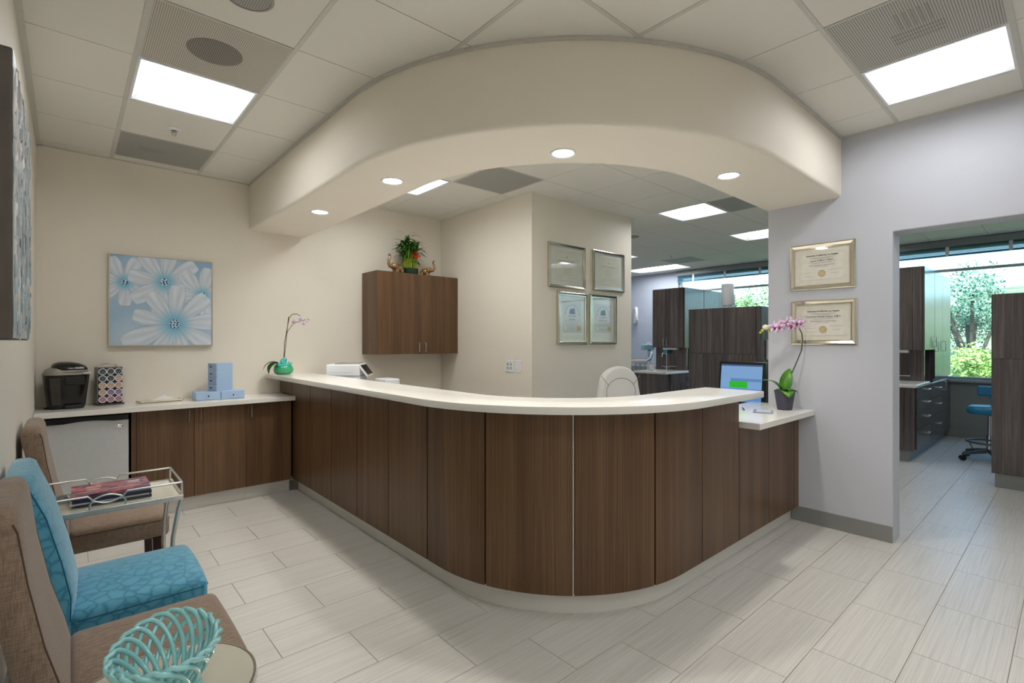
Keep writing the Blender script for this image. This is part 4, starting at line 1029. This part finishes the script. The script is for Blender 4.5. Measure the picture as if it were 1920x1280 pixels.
def cert_pale(x0, x1, z0, z1, label):
    t = thing('framed_certificate', label, 'certificate', ((x0 + x1) / 2, YC - .0005, (z0 + z1) / 2))
    W, H = x1 - x0, z1 - z0; frame_parts(t, W, H, .03, .03, MAT_W)
    MB().box(-W * .33, -.0078, -H * .36, W * .33, -.0071, H * .36).build('paper', PAPER, t)
    bars(t, [(0, .055, .26, .008)], INK_L, 'title_line')
    bars(t, [(0, .025, .16, .003), (0, .008, .12, .003), (0, -.008, .17, .003), (0, -.028, .13, .004), (0, -.045, .08, .003), (0, -.062, .14, .003), (0, -.09, .24, .0025), (-.1, -.115, .08, .003), (.1, -.115, .08, .003)], INK_L)
    bars(t, [(0, H * .33, W * .58, .002), (0, -H * .33, W * .58, .002)], INK_F, 'border_line')
    MB().lathe([(0, 0), (.014, 0), (.014, .0008), (0, .0008)], 20, caps=False).xf(Matrix.Translation((0, -.0078, .1)) @ Matrix.Rotation(PI / 2, 4, 'X')).build('crest', TAN, t)
cert_pale(3.663, 4.239, 1.942, 2.406, 'silver framed pale diploma above the lower pair, nearest the reception corner')
cert_pale(4.375, 4.949, 1.956, 2.41, 'silver framed pale diploma above the lower pair, nearest the operatories')
def cert_arch(x0, x1, z0, z1, col, who, label):
    t = thing('framed_certificate', label, 'certificate', ((x0 + x1) / 2, YC - .0005, (z0 + z1) / 2))
    W, H = x1 - x0, z1 - z0; frame_parts(t, W, H, .036, .03, MAT_W)
    pz = .01; MB().box(-.15, -.0078, pz - .165, .15, -.0071, pz + .165).build('paper', M('arch_paper', S(206, 206, 208), .8), t)
    s = 'University of California'
    for k, chx in enumerate(s):
        if chx == ' ': continue
        a = math.radians(172 - 164 * k / (len(s) - 1))
        text(chx, .022, INK, t, (.115 * math.cos(a), -.0082, pz + .02 + .115 * math.sin(a)), (PI / 2, -(a - PI / 2), 0), name='letter', bold=.0004)
    im = MB(); im.box(-.045, -.0084, pz + .035, .045, -.0079, pz + .07)
    im.prism([(-.035, pz + .07), (-.035, pz + .085), (-.01, pz + .1), (.0, pz + .085), (.02, pz + .105), (.04, pz + .09), (.035, pz + .07)], 'y', -.0084, -.0079); im.build('emblem', col, t)
    text('School of Dentistry', .016, INK, t, (0, -.0082, pz + .015), RX, bold=.0002)
    text(who, .016, INK, t, (0, -.0082, pz - .022), RX, bold=.0003)
    bars(t, [(0, pz - .005, .09, .003), (0, pz - .036, .2, .003), (0, pz - .047, .18, .003), (0, pz - .058, .12, .003), (0, pz - .07, .2, .003), (0, pz - .082, .16, .003), (0, pz - .115, .09, .003), (0, pz - .14, .05, .003)], INK_L)
    MB().lathe([(0, 0), (.026, 0), (.026, .001), (0, .001)], 24, caps=False).xf(Matrix.Translation((.105, -.0078, pz - .115)) @ Matrix.Rotation(PI / 2, 4, 'X')).build('gold_seal', GOLD, t)
    MB().lathe([(0, 0), (.022, 0), (.022, .0006), (0, .0006)], 24, caps=False).xf(Matrix.Translation((-.105, -.0078, pz - .115)) @ Matrix.Rotation(PI / 2, 4, 'X')).build('embossed_seal', PAPER, t)
    MB().box(-.15, -.0082, pz - .178, .15, -.0072, pz - .168).build('plaque', M('white_strip', S(240, 240, 236), .8), t)
cert_arch(3.797, 4.275, 1.35, 1.91, M('emblem_purple', S(92, 58, 108), .8, 0, 90, .25), 'Joanna El-Masri', 'framed certificate with arched lettering and purple emblem')
cert_arch(4.32, 4.803, 1.353, 1.912, M('emblem_teal', S(52, 72, 84), .8, 0, 90, .4), 'Constantine N. Reppas', 'framed certificate with arched lettering and dark teal emblem')

# ------------------------------------------------------------------ switches on the side wall of the block
def plate(y0, y1, z0, z1, lab, name, cat, fn):
    t = thing(name, lab, cat, (3.445 - .0005, (y0 + y1) / 2, (z0 + z1) / 2), -PI / 2)
    hw, hh = abs(y1 - y0) / 2, (z1 - z0) / 2
    MB().box(-hw, -.006, -hh, hw, 0, hh).build('cover_plate', WHITE_P, t, bevel=.003); fn(t)
def two(t):
    for sx in (-.025, .025):
        for sz in (-.02, .02): MB().box(sx - .013, -.0085, sz - .013, sx + .013, -.0062, sz + .013).build('socket', M('socket_grey', S(170, 170, 168), .5), t, bevel=.002)
plate(3.847, 3.981, 1.065, 1.19, 'double white socket plate beside the light switch', 'wall_outlet', 'outlet', two)
plate(3.734, 3.814, 1.067, 1.19, 'single white rocker switch beside the socket plate', 'light_switch', 'switch', lambda t: MB().box(-.015, -.011, -.033, .015, -.0062, .033).build('rocker', WHITE_P, t, bevel=.002))

# ------------------------------------------------------------------ operatories
def ash_tall(x0, x1, y0, y1, lab):
    t = thing('divider_cabinet', lab, 'cabinet', ((x0 + x1) / 2, (y0 + y1) / 2, 0)); tr = Matrix.Translation((-(x0 + x1) / 2, -(y0 + y1) / 2, 0))
    MB().prism([(x0, y0 + .03), (x0 + .009, y0 + .009), (x0 + .03, y0), (x1, y0), (x1, y1), (x0, y1)], 'z', .14, 1.83).xf(tr).build('body', ASH, t)
    MB().box(x0 + .05, y0 + .06, 0, x1 - .04, y1 - .02, .1395).xf(tr).build('kick_plate', STEEL_D, t)
    w_ = (y1 - y0 - .06)
    yy = [y0 + .055, y0 + .055 + w_ * .44, y1 - .012]
    for k in range(2):
        for z0, z1 in ((1.225, 1.822), (.15, 1.219)): MB().box(x0 - .012, yy[k] + .002, z0, x0 - .0005, yy[k + 1] - .002, z1).xf(tr).build('door', ASH, t, bevel=.001)
    return t
ash_tall(6.50, 7.05, 2.63, 3.60, 'tall dark ash divider cabinet behind the reception monitor')
ash_tall(6.55, 7.10, -.48, .535, 'tall dark ash divider cabinet in front of the blue stool')
def operatory(yf, lab, drawers=True):
    """sink end faces -x; storage run along +x to the window, front in plane y=yf (faces -y)"""
    t = thing('operatory_cabinet', lab, 'cabinet', (7.9, yf + .3, 0)); tr = Matrix.Translation((-7.9, -(yf + .3), 0))
    D = .62
    # base
    MB().box(7.2, yf + .03, .13, XW - .02, yf + D, .855).xf(tr).build('base_body', ASH, t)
    MB().box(7.26, yf + .07, 0, XW - .03, yf + D - .02, .1295).xf(tr).build('kick_plate', STEEL_D, t)
    MB().box(7.185, yf + .012, .132, 7.1995, yf + D, .853).xf(tr).build('end_panel', ASH, t, bevel=.004)
    MB().box(7.16, yf - .01, .8555, 7.98, yf + D, .895).xf(tr).build('sink_counter', QUARTZ, t, bevel=.01)
    for (a, b_, zs) in ((7.32, 8.12, (.135, .365, .545, .715, .852)), (8.125, 8.9, (.135, .43, .66, .852))):
        for z0, z1 in zip(zs, zs[1:]):
            d = MB().box(a + .002, yf + .01, z0 + .002, b_ - .002, yf + .0295, z1 - .002).xf(tr).build('drawer', ASH, t, bevel=.001)
            handle(MB(), (b_ - .22, yf + .01, (z0 + z1) / 2 + .02), (1, 0, 0), .14, (0, -1, 0)).xf(tr).build('handle', NICKEL, d, smooth=True)
    d = MB().box(8.905, yf + .01, .135, XW - .022, yf + .0295, .852).xf(tr).build('door', ASH, t, bevel=.001)
    handle(MB(), (9.05, yf + .01, .78), (0, 0, 1), .12, (0, -1, 0)).xf(tr).build('handle', NICKEL, d, smooth=True)
    # splash panel, niche and tall storage
    MB().box(7.86, yf + .03, .8955, 7.9, yf + D, 1.279).xf(tr).build('splash_panel', ASH, t)
    MB().box(7.9005, yf + .45, .8955, 8.42, yf + D, 1.279).xf(tr).build('niche_back', ASH, t)
    MB().box(8.42, yf + .03, .8555, XW - .02, yf + D, 2.3).xf(tr).build('tall_body', ASH, t)
    MB().box(7.76, yf + .03, 1.28, 8.4195, yf + D, 2.3).xf(tr).build('upper_body', ASH, t)
    ym = yf + .3
    for a, b_, hy in ((yf + .035, yf + .12, None), (yf + .122, yf + .36, yf + .33), (yf + .362, yf + D - .002, yf + .392)):
        d = MB().box(7.745, a, 1.282, 7.7595, b_, 2.298).xf(tr).build('door', ASH, t, bevel=.001)
        if hy: handle(MB(), (7.745, hy, 1.37), (0, 0, 1), .12, (-1, 0, 0)).xf(tr).build('handle', NICKEL, d, smooth=True)
    for a, b_, z0, hx in ((7.765, 8.41, 1.282, 8.36), (8.425, 8.98, .9, 8.47), (8.985, XW - .022, .9, 9.03)):
        d = MB().box(a, yf + .01, z0, b_, yf + .0295, 2.298).xf(tr).build('door', ASH, t, bevel=.001)
        handle(MB(), (hx, yf + .01, 1.38 if z0 > 1 else 1.32), (0, 0, 1), .13, (0, -1, 0)).xf(tr).build('handle', NICKEL, d, smooth=True)
    # sink and tap
    MB().lathe([(.0, .8958), (.15, .8958), (.15, .8975), (.13, .8972), (0, .896)], 30, (7.5, yf + .32, 0), 1, .8, caps=False).xf(tr).build('sink', STEEL, t, smooth=True)
    tp = MB().cyl((7.72, yf + .32, .8956), (7.72, yf + .32, .96), .018, n=12); tp.tube([(7.72, yf + .32, .95), (7.72, yf + .32, 1.14), (7.7, yf + .32, 1.19), (7.64, yf + .32, 1.21), (7.58, yf + .32, 1.18), (7.565, yf + .32, 1.12)], .009, 10)
    tp.tube([(7.72, yf + .32, .95), (7.72, yf + .24, .965), (7.72, yf + .14, .965)], .006, 8); tp.tube([(7.72, yf + .32, .95), (7.72, yf + .42, .965)], .006, 8)
    tp.xf(tr).build('tap', CHROME, t, smooth=True)
    return t
operatory(1.21, 'dark ash sink cabinet run under the window seen through the doorway')
operatory(4.36, 'dark ash sink cabinet run behind the reception by the window')
def soap(x, y, z, lab):
    t = thing('soap_dispenser', lab, 'dispenser', (x, y, z)); MB().box(-.04, -.03, 0, .04, .03, .09).build('tank', WHITE_P, t, bevel=.01); MB().tube([(0, 0, .09), (0, 0, .115), (-.04, 0, .118)], .006, 8).build('pump', CHROME, t, smooth=True)
soap(7.55, 4.86, .8975, 'small soap dispenser on the far sink counter')
for yf, lab in ((1.21, 'paper towel dispenser with blue packet under the doorway side cabinet'), (4.36, 'paper towel dispenser with blue packet under the far upper cabinet')):
    t = thing('towel_dispenser', lab, 'dispenser', (7.815, yf + .3, 1.2795)); MB().box(-.05, -.13, -.035, .04, .13, 0).build('tray', WHITE_P, t, bevel=.004)
    MB().box(-.049, .05, -.11, -.02, .11, -.0355).build('towel', M('blue_paper', S(50, 160, 200), .8), t)
ot = thing('wall_outlet', 'steel socket plate inside the dark cabinet niche', 'outlet', (8.16, 1.66, 1.1)); MB().box(-.05, -.006, -.065, .05, -.0005, .065).build('cover_plate', NICKEL, ot, bevel=.002); MB().box(-.018, -.009, -.04, .018, -.0062, .04).build('socket', GREY_P, ot)
ot = thing('wall_outlet', 'white socket plate on the far wall by the delivery unit', 'outlet', (XW - .0005, 6.3, 1.3)); MB().box(-.006, -.045, -.065, 0, .045, .065).build('cover_plate', WHITE_P, ot, bevel=.002); MB().box(-.009, -.02, -.04, -.0062, .02, .04).build('socket', GREY_P, ot)
sd_ = thing('hand_sanitizer', 'white wall dispenser with blue print on the divider cabinet end', 'dispenser', (6.72, 2.63, 1.15)); MB().box(-.06, -.1, 0, .06, 0, .26).build('housing', WHITE_P, sd_, bevel=.012); MB().box(.0, -.1012, .06, .03, -.1002, .2).build('printed_strip', M('blue_print', S(50, 80, 140), .5), sd_)
lp = thing('cylinder_lamp', 'white cylindrical lamp on chrome feet on top of the divider cabinet', 'lamp', (6.74, 3.16, 1.83))
MB().lathe([(0, .05), (.078, .05), (.08, .055), (.08, .33), (.076, .335), (0, .335)], 32, caps=False).build('shade', M('lamp_white', S(232, 234, 236), .6, 0, 30, .02), lp, smooth=True)
MB().lathe([(0, .04), (.07, .04), (.07, .0495), (0, .0495)], 28, caps=False).build('base_ring', CHROME, lp)
for k in range(6): a = 2 * PI * k / 6; MB().cyl((.06 * math.cos(a), .06 * math.sin(a), 0), (.06 * math.cos(a), .06 * math.sin(a), .0398), .007, n=8).build('foot', CHROME, lp)
# dental delivery unit
du = thing('dental_delivery_unit', 'white dental delivery unit with hanging handpieces', 'dental unit', (8.35, 5.75, 0), math.radians(-40))
MB().box(-.2, -.16, .95, .2, .16, 1.04).build('instrument_head', WHITE_P, du, bevel=.025, seg=3)
MB().box(-.19, -.14, 1.0405, .19, .12, 1.055).build('work_tray', GREY_P, du, bevel=.004)
for k in range(4):
    x = -.14 + k * .09; hp_ = MB().tube([(x, -.17, .97), (x, -.19, .9), (x, -.185, .86)], .009, 8); hp_.tube([(x, -.185, .86), (x + .02, -.15, .74), (x + .03, -.05, .72), (x, 0, .9)], .004, 6); hp_.build('handpiece', M('hp_steel', S(150, 160, 168), .3, .6), du, smooth=True)
MB().tube([(.2, .0, 1.0), (.3, .02, 1.05), (.34, .05, 1.15), (.36, .3, 1.2)], .03, 10).build('arm', M('pale_blue_plastic', S(170, 205, 215), .4), du, smooth=True)
MB().cyl((.36, .3, .05), (.36, .3, 1.2), .04, n=16).build('post', WHITE_P, du, smooth=True); MB().lathe([(0, 0), (.2, 0), (.2, .03), (.05, .05), (0, .05)], 24, (.36, .3, 0), caps=False).build('foot', WHITE_P, du, smooth=True)
MB().box(.2, .12, 1.22, .42, .36, 1.33).build('light_head', M('pale_aqua', S(150, 200, 212), .3), du, bevel=.02)
xr = thing('xray_arm', 'white looped arm handle on the far pale blue wall', 'arm', (XW - .001, 6.63, 1.9))
MB().box(-.03, -.05, -.1, 0, .05, .26).build('wall_plate', WHITE_P, xr, bevel=.008)
MB().tube([(-.02, -.02, .24), (-.1, -.06, .24), (-.18, -.13, .2), (-.2, -.15, .1), (-.2, -.15, -.02), (-.17, -.12, -.07), (-.02, -.02, -.08)], .032, 10).build('loop', WHITE_P, xr, smooth=True)
# stool
sl = thing('dental_stool', 'round blue padded stool on casters behind the divider cabinet', 'stool', (7.97, .665, 0))
BLUE_V = M('blue_vinyl', S(44, 128, 168), .35, 0, 30, .05)
MB().lathe([(0, .54), (.17, .54), (.195, .55), (.2, .585), (.195, .62), (.17, .635), (0, .64)], 36, caps=False).build('seat', BLUE_V, sl, smooth='all')
MB().box(.1, -.12, .74, .15, .12, .86).build('backrest', BLUE_V, sl, bevel=.02, seg=3); MB().tube([(.0, 0, .53), (.2, 0, .528), (.22, 0, .62), (.16, 0, .8)], .012, 8).build('back_post', CHROME, sl, smooth=True)
MB().cyl((0, 0, .12), (0, 0, .3), .03, n=16).cyl((0, 0, .3), (0, 0, .5395), .02, n=16).build('gas_column', CHROME, sl, smooth=True)
MB().tube([(.2 * math.cos(2 * PI * k / 32), .2 * math.sin(2 * PI * k / 32), .22) for k in range(32)], .012, 8, closed=True).build('foot_ring', M('stool_grey', S(92, 98, 92), .4, .4), sl, smooth=True)
MB().tube([(.0, -.02, .52), (-.1, -.16, .515), (-.14, -.18, .515)], .005, 6).build('lever', BLACK, sl, smooth=True)
for k in range(5):
    a = 2 * PI * k / 5 + 2.2
    lg = MB().tube([(0, 0, .12), (.15 * math.cos(a), .15 * math.sin(a), .1), (.27 * math.cos(a), .27 * math.sin(a), .075)], [.03, .022, .016], 8).build('base_arm', M('stool_base', S(96, 102, 98), .4, .3), sl, smooth=True)
    MB().cyl((.27 * math.cos(a) - .02 * math.sin(a), .27 * math.sin(a) + .02 * math.cos(a), .03), (.27 * math.cos(a) + .02 * math.sin(a), .27 * math.sin(a) - .02 * math.cos(a), .03), .03, n=14).build('caster', BLACK, lg, smooth=True)
    MB().tube([(.15 * math.cos(a), .15 * math.sin(a), .1), (.2 * math.cos(a), .2 * math.sin(a), .212)], .006, 6).build('ring_strut', M('strut', S(92, 98, 92), .4, .4), sl) if k == 0 else None

# ------------------------------------------------------------------ window, blind
ALU = M('window_alu', S(176, 182, 180), .4, .3); ALU_D = M('window_dark', S(70, 76, 80), .5)
win = struct(MB().box(XW + .03, WY0, WZ0, XW + .12, WY1, WZ0 + .04).box(XW + .03, WY0, WZ1 - .04, XW + .12, WY1, WZ1).box(XW + .03, WY0, WZ0 + .04, XW + .12, WY0 + .04, WZ1 - .04).box(XW + .03, WY1 - .04, WZ0 + .04, XW + .12, WY1, WZ1 - .04).build('window_1', ALU))
MB().box(XW + .035, WY0 + .04, 2.41, XW + .085, WY1 - .04, 2.45).build('transom', ALU, win, bevel=.008)
ys = [WY0 + .04, -.05, 2.55, WY1 - .04]
for y in ys[1:-1]: MB().box(XW + .035, y - .02, WZ0 + .04, XW + .085, y + .02, WZ1 - .04).build('mullion', ALU, win)
WGL = M_glass('tinted_glass', (.78, .93, .98, 1), .05, .01)
for y0, y1 in zip(ys, ys[1:]):
    for z0, z1 in ((WZ0 + .04, 2.41), (2.45, WZ1 - .04)): MB().box(XW + .086, y0 + .02, z0, XW + .092, y1 - .02, z1).build('pane', WGL, win)
MB().box(XW - .06, WY0, WZ0 - .035, XW + .03, WY1, WZ0 + .0).build('window_sill', M('sill_grey', S(160, 166, 162), .5), win, bevel=.004)
bl = thing('window_blind', 'raised grey slatted blind along the top of the operatory window', 'blind', (XW - .04, (WY0 + WY1) / 2, WZ1)); hb = (WY1 - WY0) / 2
MB().box(-.03, -hb, .0, .03, hb, .1).build('headrail', M('blind_rail', S(150, 156, 152), .5), bl, bevel=.004)
SLAT = M('blind_slat', S(60, 122, 154), .5)
for k in range(9): MB().box(-.025, -hb + .01, -.012 - k * .0125, .025, hb - .01, -.008 - k * .0125).build('slat', SLAT, bl)
MB().box(-.022, -hb + .01, -.134, .022, hb - .01, -.115).build('bottom_rail', SLAT, bl)
for k in range(12): y = -hb + .25 + k * .66; MB().box(-.0275, y - .02, -.134, -.0255, y + .02, -.001).build('ladder_tape', WHITE_P, bl)

# ------------------------------------------------------------------ outdoors
def hill_h(x, y):
    return -4.2 + max(0, x - 22) * .16 + 1.2 * math.sin(x * .09 + y * .07) * min(1, max(0, (x - 16) / 20)) + .8 * math.sin(y * .13 + 1)* min(1, max(0, (x - 20) / 20))
v = []; f = []; nx, ny = 50, 70
for i in range(nx + 1):
    for j in range(ny + 1):
        x = 10.2 + 80 * (i / nx) ** 1.3; y = -60 + 130 * j / ny; v.append((x, y, hill_h(x, y)))
for i in range(nx):
    for j in range(ny): a = i * (ny + 1) + j; f.append([a, a + 1, a + ny + 2, a + ny + 1])
hm, nt, b = base_mat('dry_hillside')
q = noise(nt, coords(nt, 'Position'), .35, 6, .6)
nt.links.new(ramp(nt, q, [(.35, S(96, 112, 74)), (.5, S(140, 138, 106)), (.62, S(164, 156, 132))]), b.inputs['Base Color']); b.inputs['Roughness'].default_value = .95
h = MB(); h.add(v, f); struct(h.build('hillside', hm, smooth='all'))
BARK = M('bark', S(96, 84, 70), .9, 0, 8, .2)
def M_leaf(n, c1, c2):
    m, nt, b = base_mat(n); q = noise(nt, coords(nt, 'Position'), 2.2, 4)
    nt.links.new(ramp(nt, q, [(.35, c1), (.65, c2)]), b.inputs['Base Color']); b.inputs['Roughness'].default_value = .6
    b.inputs['Subsurface Weight'].default_value = 0
    return m
LEAF = [M_leaf('leaf_olive', S(104, 136, 84), S(164, 188, 112)), M_leaf('leaf_bright', S(140, 176, 84), S(204, 220, 128)), M_leaf('leaf_bluegreen', S(92, 132, 108), S(156, 184, 146))]
def tree(x, y, top, rad, li, lab, seed, n=14000, low=.08):
    r = random.Random(seed); z0 = hill_h(x, y); H = top - z0
    t = thing('tree', lab, 'tree', (x, y, z0), 0, 'trees outside the window')
    tk = MB().tube([(0, 0, -.1), (.1, .05, H * .3), (0, .1, H * .6), (.05, 0, H * .9)], [.11, .085, .06, .025], 8)
    cl = []
    for k in range(26):
        a = r.uniform(0, 2 * PI); zz = H * r.uniform(low, .93); q = rad * (1 - .5 * ((zz / H - .55) / .45) ** 2) * r.uniform(.3, .95)
        c_ = Vector((q * math.cos(a), q * math.sin(a), zz)); cl.append((c_, rad * r.uniform(.28, .5)))
        tk.tube([(0, .05, zz * .75), tuple(c_ * .6 + Vector((0, 0, zz * .38))), tuple(c_)], [.05, .035, .012], 5)
    cl.append((Vector((0, 0, H - rad * .35)), rad * .4))
    tk.build('trunk', BARK, t, smooth=True)
    m = MB()
    for k in range(n):
        c_, q = cl[k % len(cl)]; d = Vector((r.gauss(0, 1), r.gauss(0, 1), r.gauss(0, .8))).normalized() * q * r.uniform(.4, 1.05); p = c_ + d
        a = Vector((r.gauss(0, 1), r.gauss(0, 1), r.gauss(0, 1))).normalized(); b_ = a.orthogonal().normalized(); s = r.uniform(.028, .065)
        m.v += [tuple(p - a * s), tuple(p + b_ * s * .5), tuple(p + a * s), tuple(p - b_ * s * .5)]; k4 = len(m.v) - 4; m.f.append([k4, k4 + 1, k4 + 2, k4 + 3])
    me = bpy.data.meshes.new('foliage'); me.from_pydata(m.v, [], m.f); me.materials.append(LEAF[li]); o = bpy.data.objects.new('foliage', me); COL.objects.link(o); o.parent = t; o['kind'] = 'stuff'
T_ = [(17.0, 1.72, 3.4, 1.5, 2, 'tall blue-green tree filling the window seen through the doorway', 1), (13.4, 1.35, 1.35, .95, 1, 'bright yellow-green bush below the tall tree', 2), (15.2, -.9, 1.3, 1.0, 1, 'bright low tree in front of the dry hillside', 3),
      (16.5, 6.75, 3.3, 1.35, 0, 'olive green tree outside behind the divider cabinet', 4), (14.3, 4.0, 1.6, 1.0, 1, 'yellow-green tree beside the divider cabinet end', 5), (20.5, 11.5, 2.4, 1.4, 2, 'grey-green tree further along the operatory window', 6),
      (19.0, -.8, 1.9, 1.5, 0, 'olive tree lower on the slope beyond the doorway', 7), (20.5, 3.9, 2.0, 1.6, 2, 'rounded tree on the slope between the cabinet runs', 8), (16.0, -3.5, 2.2, 1.5, 0, 'olive tree near the window end', 9)]
for a in T_: tree(*a)
for k, (x, y) in enumerate([(52, -2), (55, 2.6), (58, 9), (56, 16)]):
    tree(x, y, hill_h(x, y) + 2.2 + (k % 3) * .5, 1.5, 0, 'small dark tree on the crest of the hillside', 20 + k, 700, .15)
